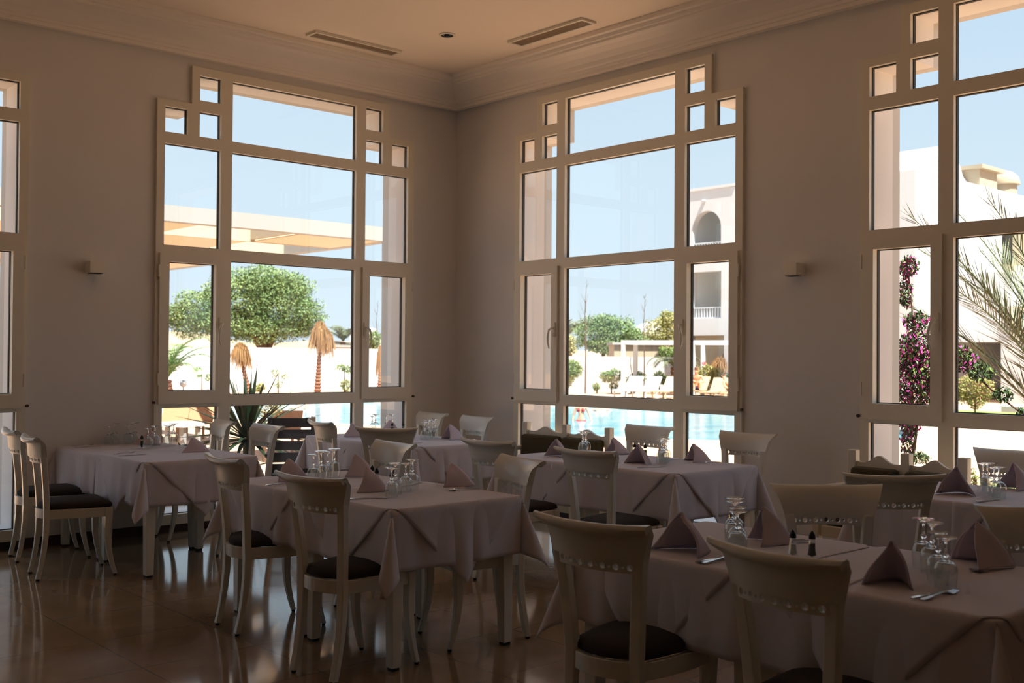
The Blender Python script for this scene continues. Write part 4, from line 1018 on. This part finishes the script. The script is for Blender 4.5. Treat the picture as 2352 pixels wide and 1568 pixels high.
# ---------------------------------------------------------------- white pergola by the sun loungers
ax_, ay_ = 27.0, 22.0; dx_, dy_ = .5, -.866
r = empty('pergola', (ax_, ay_, GZ), math.atan2(-.92, .39), 'white flat-roofed pergola over the sun loungers', 'pergola')
for xx in (0, 3.0, 6.0):
    for yy in (0, 1.6): MB().box(xx-.08, xx+.08, yy-.08, yy+.08, 0, 2.13).build('post', M_white, r)
m = MB(); m.box(-.08, 6.08, -.08, .08, 2.13, 2.30); m.box(-.08, 6.08, 1.52, 1.68, 2.13, 2.30); m.box(-.08, .08, .08, 1.52, 2.13, 2.3); m.box(5.92, 6.08, .08, 1.52, 2.13, 2.3); m.build('roof_frame', M_white, r)
for k in range(6):
    if k % 2 == 0: MB().box(.1+k*.97, .98+k*.97, .1, 1.5, 2.15, 2.17).build('shade_panel', M_canvas, r)
# ---------------------------------------------------------------- globe lamps
for px, D, y_, rad, lb in ((1498, 46, 889, .17, 'white globe garden lamp in front of the dark shrub'), (422, 41, 885, .15, 'pale globe garden lamp in front of the white wall at the far left')):
    x, y = polar(px, D); z = 1.48-(y_-817)*D/FPX
    r = empty('globe_lamp', (x, y, GZ), 0, lb, 'lamp', 'globe garden lamps'); h = z-GZ
    MB().lathe([(rad*math.sin(PI*i/14)+.0001, h-rad*math.cos(PI*i/14)) for i in range(15)], n=24).build('globe', M_ballw, r, smooth=179)
    MB().tube([(0,0,0),(0,0,h-rad+.01)], .03, 8).build('post', M_grey, r)
# ---------------------------------------------------------------- sun loungers
def lounger(x, y, rz, m, lb):
    r = empty('sun_lounger', (x, y, GZ), rz, lb, 'sun lounger', 'sun loungers by the pool')
    MB().box(-.3, .3, -1.0, .35, .28, .34).build('seat', m, r, bevel=.01)
    b = MB(); b.bar((0, .33, .30), (0, .85, .82), .6, .05); b.build('backrest', m, r)
    for sx in (-1, 1):
        for yy in (-.85, .3): MB().box(sx*.26-.025, sx*.26+.025, yy-.025, yy+.025, 0, .28).build('leg', m, r)
    return r
tan_ = mat('tan_mesh', (.32, .25, .15), .8)
for px, D, m, lb in ((1445, 42.5, M_white, 'white sun lounger nearest the pergola post'), (1487, 42, M_white, 'white sun lounger in front of the globe lamp'), (1532, 41.5, mat('cream_mesh', (.45, .4, .26), .8), 'cream sun lounger at the right of the big middle pane'),
                  (1600, 42.6, tan_, 'tan sun lounger behind the seated sunbather'), (1642, 40.5, tan_, 'tan sun lounger with raised back right of the seated sunbather'), (1690, 40, tan_, 'tan sun lounger under the reclining sunbather')):
    x, y = polar(px, D); lounger(x, y, yaw-PI/2-.5, m, lb)
# ---------------------------------------------------------------- patio furniture
def patio_chair(x, y, rz, lb, W=.9):
    r = empty('patio_chair', (x, y, GZ), rz, lb, 'chair', 'dark slatted patio chairs')
    for i in range(5): MB().box(-W/2, W/2, .24+.02*i, .26+.02*i, .42+.115*i, .51+.115*i).build('back_slat', M_slat, r)
    for i in range(5): MB().box(-W/2, W/2, -.25+.1*i, -.16+.1*i, .38, .40).build('seat_slat', M_slat, r)
    for sx in (-1, 1):
        MB().bar((sx*(W/2-.02), -.24, .38), (sx*(W/2-.02), -.24, 0), .045).build('leg', M_slat, r)
        MB().bar((sx*(W/2-.02), .23, 0), (sx*(W/2-.02), .36, .98), .045).build('rear_leg', M_slat, r)
        MB().box(sx*(W/2)-.03, sx*(W/2)+.03, -.26, .30, .58, .61).build('armrest', M_slat, r)
    return r
x, y = polar(676, 11.0); patio_chair(x, y, yaw-PI/2+PI+.15, 'dark slatted patio seat outside the left window beside the corner table', .46)
x, y = polar(366, 11.6); patio_chair(x, y, yaw-PI/2+PI-.2, 'dark slatted patio chair at the left edge of the left window', .42)
def patio_table(x, y, lb, W=.8, L=.8):
    r = empty('patio_table', (x, y, GZ), .4, lb, 'table', 'white patio tables')
    MB().box(-W/2, W/2, -L/2, L/2, .68, .74).build('tabletop', M_white, r, bevel=.005)
    for a in (-1, 1):
        for b in (-1, 1): MB().box(a*(W/2-.06)-.025, a*(W/2-.06)+.025, b*(L/2-.06)-.025, b*(L/2-.06)+.025, 0, .68).build('leg', M_grey, r)
    return r
x, y = polar(422, 13.6); patio_table(x, y, 'white patio table outside the left window, left of the yucca', .38, .38)
# teak deck chairs near the pool, seen over the white patio table
for px, D, lb in ((392, 20, 'orange-brown teak deck chair by the pool, at the far left of the bottom pane'), (452, 20.5, 'orange-brown teak deck chair by the pool, behind the yucca tips'), (650, 17.5, 'brown wicker chair between the yucca and the pool')):
    x, y = polar(px, D); r = empty('teak_deck_chair', (x, y, GZ), yaw-PI/2, lb, 'chair', 'teak deck chairs')
    if px != 650: x_, w_ = 0, .22
    MB().bar((0, .25, .30), (0, .45, .62 if px != 650 else .66), .5, .03).build('backrest', M_teak, r)
    MB().box(-.25, .25, -.35, .25, .27, .30).build('seat', M_teak, r)
    for a in (-1, 1):
        for b in (-.3, .2): MB().box(a*.23-.02, a*.23+.02, b-.02, b+.02, 0, .27).build('leg', M_teak, r)
# ---------------------------------------------------------------- hotel building seen through the middle window
def arch_wall(mb, y0, y1, z0, z1, arches, x0, x1, n=20):
    """wall parallel to y at x0..x1 with openings (yc, half width, sill, spring, arched)"""
    us = sorted(set([y0, y1]+[a[0]-a[1] for a in arches]+[a[0]+a[1] for a in arches])); zs = sorted(set([z0, z1]+[a[2] for a in arches]+[a[3]+(a[1] if a[4] else 0) for a in arches]))
    def sol(u, z): return not any(abs(u-a[0]) < a[1] and a[2] < z < a[3]+(a[1] if a[4] else 0) for a in arches)
    plate(mb, us, zs, sol, x0, x1, FB)
    for yc, hw, s0, sp, ar in arches:
        if not ar: continue
        P = [(yc+hw*math.cos(PI*i/n), sp+hw*math.sin(PI*i/n)) for i in range(n+1)]
        for i in range(n):
            (ya, za), (yb, zb) = P[i], P[i+1]; zt = sp+hw
            mb.add([(x0,ya,za),(x0,yb,zb),(x0,yb,zt),(x0,ya,zt),(x1,ya,za),(x1,yb,zb),(x1,yb,zt),(x1,ya,zt)], [(0,1,2,3),(7,6,5,4),(0,4,5,1)])
BX = 31.0
M_bounce = mat('bounce_lit_render', (.90, .89, .86), .9)  # render lightened inside the balconies; bounced light is put into its colour
r = empty('hotel_building', (0, 0, 0), 0, 'three-storey white hotel with arched and square balconies beyond the pool', 'building')
ARC = [(20.76, .78, 6.05, 7.14, True), (20.76, .80, 3.2, 5.25, False), (20.9, 1.1, -.1, 2.45, False)]
mb = MB(); arch_wall(mb, 19.5, 22.05, GZ, 8.85, ARC, BX, BX+.35); mb.build('front_wall', M_render, r)
mb = MB(); mb.box(BX, 43, 19.49, 19.5, GZ, 8.84); mb.box(BX, 43, 19.2, 19.49, GZ, 8.84); mb.build('side_wall', M_render, r)
MB().box(BX+2.2, 43, 19.5, 22.05, GZ, 8.8).build('rear_block', M_bounce, r)
MB().box(BX+.35, BX+2.2, 21.75, 22.05, GZ, 8.8).build('end_wall', M_bounce, r)
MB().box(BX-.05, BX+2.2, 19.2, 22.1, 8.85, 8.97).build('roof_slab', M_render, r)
for zf in (3.2, 6.05): MB().box(BX+.35, BX+2.2, 19.5, 21.75, zf-.15, zf).build('balcony_floor', M_bounce, r)
M_shutter = mat('green_shutter', (.03, .06, .045), .5)
for zf, h in ((3.2, 1.7), (6.05, 1.7)):
    d_ = MB().box(BX+2.16, BX+2.195, 19.75, 20.45, zf, zf+h).build('balcony_door', M_shutter, r)
    MB().box(BX+2.1, BX+2.155, 20.45, 20.52, zf, zf+h+.08).build('door_frame', M_white, r)
    b_ = MB(); b_.box(BX+.1, BX+.16, 19.98, 21.56, zf+.44, zf+.50); b_.box(BX+.1, BX+.16, 19.98, 21.56, zf+.0, zf+.05)
    k = 20.02
    while k < 21.5: b_.box(BX+.11, BX+.15, k, k+.065, zf+.05, zf+.44); k += .15
    b_.build('balcony_railing', M_white, r)
MB().lathe([(.0001,-.1),(.09,-.03),(.1,.03),(.0001,.09)], (BX-.05, 20.9, 8.35), 12).build('facade_lamp', M_white, r, smooth=60)
MB().box(BX+.30, BX+.34, 19.85, 21.6, GZ, 2.45).build('terrace_door', M_renderb, r)
# ---------------------------------------------------------------- vaulted hotel wing seen through the right window
r = empty('hotel_wing', (0, 0, 0), 0, 'white hotel wing with vaulted roof, shuttered window and outer staircase', 'building')
MB().box(31, 41.6, 11.1, 17.5, GZ, 8.55).build('main_block', M_render, r)
mb = MB()
n = 24
def vault(mb, cx, cyy, hw, L, rise, axis):
    P = [(hw*math.cos(PI*i/n), rise*math.sin(PI*i/n)) for i in range(n+1)]
    V = []
    for s in (-L/2, L/2):
        for a, z in P: V.append((cx+a, cyy+s, 8.5+z) if axis == 'y' else (cx+s, cyy+a, 8.5+z))
    Fc = [(i, i+1, n+1+i+1, n+1+i) for i in range(n)]+[tuple(range(n+1))[::-1], tuple(n+1+i for i in range(n+1))]
    mb.add(V, Fc)
vault(mb, 33.55, 14.2, 1.75, 5.8, 1.25, 'y'); vault(mb, 34.2, 13.6, 1.75, 5.8, 1.25, 'x'); mb.build('roof_vault', M_render, r)
MB().box(41.6, 52, 9.6, 17.5, GZ, 8.7).build('side_block', M_render, r)
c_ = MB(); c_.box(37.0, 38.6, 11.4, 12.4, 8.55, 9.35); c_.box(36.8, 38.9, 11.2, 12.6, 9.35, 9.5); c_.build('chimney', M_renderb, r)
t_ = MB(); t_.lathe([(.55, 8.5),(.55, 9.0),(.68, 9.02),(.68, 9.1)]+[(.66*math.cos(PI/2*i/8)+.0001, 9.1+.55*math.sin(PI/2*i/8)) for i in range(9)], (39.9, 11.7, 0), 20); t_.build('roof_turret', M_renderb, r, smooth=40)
s_ = MB(); s_.box(38.4, 39.1, 10.96, 11.09, 5.5, 7.1); s_.build('window_recess', M_gasket, r); s2 = MB(); s2.bar((39.1, 11.05, 6.3), (39.5, 10.45, 6.3), .04, 1.7); s2.build('shutter', M_renderb, r)
MB().box(37.8, 41.5, 10.2, 11.09, 4.75, 4.95).build('balcony_slab', mat('ochre_trim', (.55, .38, .14), .8), r)
MB().lathe([(.0001,-.12),(.1,-.05),(.1,.05),(.0001,.12)], (40.3, 10.95, 7.3), 12).build('facade_lamp', M_renderb, r)
# lower volumes stepping towards the pool
lo = MB(); lo.box(34.0, 41.6, 8.9, 11.09, 2.15, 3.55+1.25); lo.build('upper_terrace', M_render, r)
MB().box(33.9, 37.0, 8.8, 8.89, 2.2, 3.5).build('painted_recess_shade', M_renderb, r)  # flat plate on the terrace wall, recess shade put into its colour
MB().box(33.0, 44, 6.6, 8.79, GZ, 2.15).build('lower_terrace', M_render, r)
st = MB(); st.add([(36.3,8.5,4.8),(41.5,8.5,4.8),(41.5,8.5,7.9),(36.3,8.89,4.8),(41.5,8.89,4.8),(41.5,8.89,7.9)], [(0,1,2),(5,4,3),(0,2,5,3)]); st.build('staircase', M_render, r)
MB().box(30.0, 46, 5.5, 6.3, GZ, .72).build('planter_wall', mat('terracotta_planter', (.36, .20, .10), .9), r)
# kerb and lawn
o = MB().box(25.4, 46, 4.0, 5.49, GZ, GZ+.22).build('trim_lawn_kerb', M_coping); tag(o, kind='structure')
mb = MB(); mb.box(21.6, 46, 3.4, 3.99, GZ, GZ+.05); mb.box(20.4, 25.3, 4.0, 9.5, GZ, GZ+.05) ; o = mb.build('lawn', M_grass); tag(o, kind='structure')
# far buildings
for px, D, w_, h_, lb, dome in ((868, 95, 5.0, 3.2, 'far white building in the right casement of the left window', False), (1500, 110, 5.5, 3.4, 'far white domed building above the trees by the pergola', True), (790, 64, 1.7, 2.05, 'low grey-roofed shed behind the withered palm', None), (1462, 53, 2.2, 2.2, 'pale tent-roofed shelter seen between wall and pergola beam', None)):
    x, y = polar(px, D); r = empty('distant_house', (x, y, GZ), yaw-PI/2, lb, 'building')
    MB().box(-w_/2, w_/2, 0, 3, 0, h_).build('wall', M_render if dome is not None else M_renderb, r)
    if dome: MB().lathe([(w_*.42*math.cos(PI/2*i/10)+.0001, h_-.05+w_*.34*math.sin(PI/2*i/10)) for i in range(11)], (0, 1.5, 0), 24).build('dome', M_render, r, smooth=60)
    elif dome is None: MB().box(-w_/2-.1, w_/2+.1, -.15, 3.1, h_, h_+.12).build('roof', M_grey, r)
    else: MB().box(-w_/2, -w_*.1, .2, 2.8, h_, h_+.8).build('upper_storey', M_render, r)

# ---------------------------------------------------------------- people
def body(name, joints, bones, m, parent, sub=2):
    """one continuous skinned surface: joints {name:(co, radius)}, first is the root"""
    names = list(joints); me = bpy.data.meshes.new(name)
    me.from_pydata([joints[k][0] for k in names], [(names.index(a), names.index(b)) for a, b in bones], [])
    o = bpy.data.objects.new(name, me); COL.objects.link(o); o.parent = parent; me.materials.append(m)
    k = o.modifiers.new('skin', 'SKIN'); k.use_smooth_shade = True
    sk = me.skin_vertices[0].data
    for i, q in enumerate(names):
        rr = joints[q][1]; sk[i].radius = rr if isinstance(rr, tuple) else (rr, rr); sk[i].use_root = (i == 0)
    s = o.modifiers.new('sub', 'SUBSURF'); s.levels = sub; s.render_levels = sub
    return o
BONES = [('pelvis','waist'),('waist','chest'),('chest','neck'),('neck','jaw'),('jaw','head'),('chest','shl'),('shl','ell'),('ell','wrl'),('wrl','hal'),('chest','shr'),('shr','elr'),('elr','wrr'),('wrr','har'),
         ('pelvis','hil'),('hil','knl'),('knl','anl'),('anl','tol'),('pelvis','hir'),('hir','knr'),('knr','anr'),('anr','tor')]
def fingers(o_root, hand, fwd, side, m):
    mb = MB(); h = Vector(hand); f = Vector(fwd).normalized(); s = Vector(side).normalized()
    for k, (q, l_) in enumerate(((-.03,.06),(-.01,.075),(.01,.07),(.03,.055))): mb.tube([h+s*q+f*.02, h+s*q+f*(.02+l_*.6), h+s*q+f*(.02+l_)-Vector((0,0,.01))], [.009,.008,.006], 6)
    mb.tube([h-s*.03, h-s*.055+f*.03, h-s*.06+f*.055], [.01,.009,.007], 6)
    mb.build('fingers', m, o_root, smooth=60)
def head_bits(root, c, face, hair_len, hair_m, skin):
    c = Vector(c); f = Vector(face).normalized(); s = f.cross(Vector((0,0,1))).normalized()
    hb = MB(); hb.surf(lambda a, b: c-f*.018+Vector((0,0,.02))+(s*math.cos(2*PI*b)*.088+f*math.sin(2*PI*b)*.102)*math.sin(PI*.62*a+.001)+Vector((0,0,1))*.118*math.cos(PI*.62*a)+(-f*.03 if math.sin(2*PI*b) > .2 and a > .55 else Vector()), 10, 20); hb.build('hair', hair_m, root, smooth=179)
    if hair_len: MB().tube([c-f*.08, c-f*.10-Vector((0,0,hair_len*.5)), c-f*.08-Vector((0,0,hair_len))], [.06,.055,.02], 10).build('hair_tail', hair_m, root, smooth=60)
    MB().tube([c+f*.095+Vector((0,0,.01)), c+f*.115-Vector((0,0,.022)), c+f*.10-Vector((0,0,.03))], [.008,.014,.008], 6).build('nose', skin, root, smooth=60)
    for q in (-1, 1):
        e_ = c+f*.088+s*q*.032+Vector((0,0,.012)); MB().lathe([(.0001,-.009),(.011,0),(.0001,.009)], e_, 8).build('eye', M_black, root)
        e2 = c+s*q*.086; MB().tube([e2+Vector((0,0,.025)), e2+s*q*.012, e2-Vector((0,0,.025))], [.008,.014,.007], 6).build('ear', skin, root, smooth=60)
    MB().bar(c+f*.094-s*.022-Vector((0,0,.052)), c+f*.094+s*.022-Vector((0,0,.052)), .012, .008).build('mouth', M_red, root)
# woman standing waist-deep in the pool
x, y = polar(1336, 28.2); zp = -.97
r = empty('person', (x, y, zp), yaw+PI-.25, 'person in a red bikini standing waist-deep in the pool', 'person'); r.scale = (.82,)*3
J = {'pelvis':((0,0,.93),(.15,.11)),'waist':((0,0,1.08),(.115,.085)),'chest':((0,0,1.30),(.135,.10)),'neck':((0,0,1.44),.052),'jaw':((.01,0,1.52),.062),'head':((.01,0,1.60),(.083,.09)),
 'shl':((0,.17,1.37),.05),'ell':((0,.27,1.12),.038),'wrl':((.10,.36,.93),.027),'hal':((.13,.39,.88),.03),'shr':((0,-.17,1.37),.05),'elr':((-.02,-.25,1.10),.038),'wrr':((.04,-.27,.88),.027),'har':((.06,-.28,.81),.03),
 'hil':((0,.09,.86),.095),'knl':((.02,.10,.48),.058),'anl':((-.02,.10,.08),.038),'tol':((.12,.11,.03),.03),'hir':((0,-.09,.86),.095),'knr':((.02,-.10,.48),.058),'anr':((-.02,-.10,.08),.038),'tor':((.12,-.11,.03),.03)}
body('body', J, BONES, M_skin, r)
for q in (-1, 1): MB().surf(lambda a, b, q=q: (.088+.055*math.sin(PI*a)*math.sin(PI*b), q*.065+.068*(b-.5)*2*(.35+.65*a), 1.36-.13*a), 8, 8).build('bikini_top', M_red, r, smooth=179, solid=.006)
MB().lathe([(.158,.86),(.165,.92),(.150,.97)], n=20, cap=False).build('bikini_bottom', M_red, r, smooth=60, solid=.008)
head_bits(r, (.01,0,1.60), (1,0,0), .3, M_hair, M_skin); fingers(r, (.13,.39,.88), (.4,.3,-.8), (0,0,1), M_skin); fingers(r, (.06,-.28,.81), (.2,-.1,-1), (1,0,0), M_skin)
# sunbather sitting with arms round the knees
x, y = polar(1600, 40.5)
r = empty('person', (x, y, GZ+.34), yaw+PI-.1, 'bare-chested person sitting on a lounger hugging the knees', 'person')
J = {'pelvis':((-.12,0,.12),(.15,.12)),'waist':((-.13,0,.28),(.14,.1)),'chest':((-.06,0,.48),(.165,.11)),'neck':((.0,0,.62),.058),'jaw':((.03,-.02,.70),.066),'head':((.03,-.02,.78),(.085,.092)),
 'shl':((-.04,.2,.55),.058),'ell':((.20,.27,.36),.044),'wrl':((.36,.08,.32),.032),'hal':((.38,.0,.33),.034),'shr':((-.04,-.2,.55),.058),'elr':((.20,-.27,.38),.044),'wrr':((.38,-.1,.36),.032),'har':((.40,-.02,.37),.034),
 'hil':((-.05,.1,.12),.09),'knl':((.30,.13,.40),.065),'anl':((.38,.12,.07),.045),'tol':((.50,.12,.03),.035),'hir':((-.05,-.1,.12),.09),'knr':((.30,-.13,.40),.065),'anr':((.38,-.12,.07),.045),'tor':((.50,-.12,.03),.035)}
body('body', J, BONES, M_skin2, r); head_bits(r, (.03,-.02,.78), (.8,-.6,0), 0, mat('red_brown_hair', (.12,.04,.02), .7), M_skin2)
MB().lathe([(.155,.03),(.168,.1),(.150,.18)], (-.12,0,0), 20, cap=False).build('swim_shorts', mat('navy_shorts', (.01,.02,.08), .8), r, smooth=60, solid=.01)
fingers(r, (.38,0,.33), (.1,-1,0), (0,0,1), M_skin2); fingers(r, (.40,-.02,.37), (.1,1,0), (0,0,1), M_skin2)
# sunbather lying back, knee raised, mostly behind the frame
x, y = polar(1692, 39.5)
r = empty('person', (x, y, GZ+.36), yaw+PI+.7, 'person reclining on a lounger with one knee up, cut off by the window frame', 'person')
J = {'pelvis':((0,0,.10),(.15,.11)),'waist':((-.18,0,.16),(.13,.09)),'chest':((-.38,0,.30),(.15,.10)),'neck':((-.52,0,.42),.055),'jaw':((-.57,0,.49),.064),'head':((-.60,0,.56),(.085,.09)),
 'shl':((-.45,.18,.36),.055),'ell':((-.30,.30,.16),.042),'wrl':((-.08,.30,.10),.03),'hal':((0,.29,.10),.03),'shr':((-.45,-.18,.36),.055),'elr':((-.30,-.30,.16),.042),'wrr':((-.08,-.30,.10),.03),'har':((0,-.29,.10),.03),
 'hil':((.05,.1,.10),.09),'knl':((.35,.12,.46),.062),'anl':((.60,.12,.08),.04),'tol':((.74,.12,.05),.032),'hir':((.05,-.1,.10),.09),'knr':((.48,-.11,.20),.062),'anr':((.90,-.10,.07),.04),'tor':((.95,-.10,.18),.032)}
body('body', J, BONES, M_skin2, r); head_bits(r, (-.60,0,.56), (.8,0,.5), 0, M_hair, M_skin2)
MB().lathe([(.152,.02),(.160,.1),(.150,.17)], (0,0,0), 20, cap=False).build('swimwear', M_white, r, smooth=60, solid=.01)
fingers(r, (0,.29,.10), (1,0,0), (0,1,0), M_skin2); fingers(r, (0,-.29,.10), (1,0,0), (0,1,0), M_skin2)
# swimmers, only head and shoulders above the water
for px, D, lb, rot in ((1382, 33.5, 'swimmer low in the water right of the person in the bikini', .6), (686, 33.2, 'left one of two swimmers at the top of the pool in the left window', 1.2), (706, 34.3, 'right one of two swimmers at the top of the pool in the left window', -.6)):
    x, y = polar(px, D); r = empty('person', (x, y, -.2-1.33), rot, lb, 'person')
    J = {'pelvis':((0,0,.93),(.15,.11)),'waist':((0,0,1.08),(.125,.09)),'chest':((0,0,1.30),(.15,.10)),'neck':((0,0,1.44),.055),'jaw':((.01,0,1.52),.064),'head':((.01,0,1.60),(.085,.09)),
      'shl':((0,.18,1.37),.052),'ell':((.1,.36,1.26),.04),'wrl':((.3,.40,1.30),.029),'hal':((.37,.38,1.31),.03),'shr':((0,-.18,1.37),.052),'elr':((.1,-.36,1.26),.04),'wrr':((.3,-.40,1.30),.029),'har':((.37,-.38,1.31),.03),
      'hil':((0,.09,.86),.095),'knl':((-.15,.10,.50),.058),'anl':((-.4,.10,.25),.038),'tol':((-.48,.11,.2),.03),'hir':((0,-.09,.86),.095),'knr':((-.15,-.10,.50),.058),'anr':((-.4,-.10,.25),.038),'tor':((-.48,-.11,.2),.03)}
    body('body', J, BONES, M_skin, r, 1); head_bits(r, (.01,0,1.60), (1,0,0), 0, M_hair, M_skin)
    fingers(r, (.37,.38,1.31), (1,0,0), (0,1,0), M_skin); fingers(r, (.37,-.38,1.31), (1,0,0), (0,1,0), M_skin)
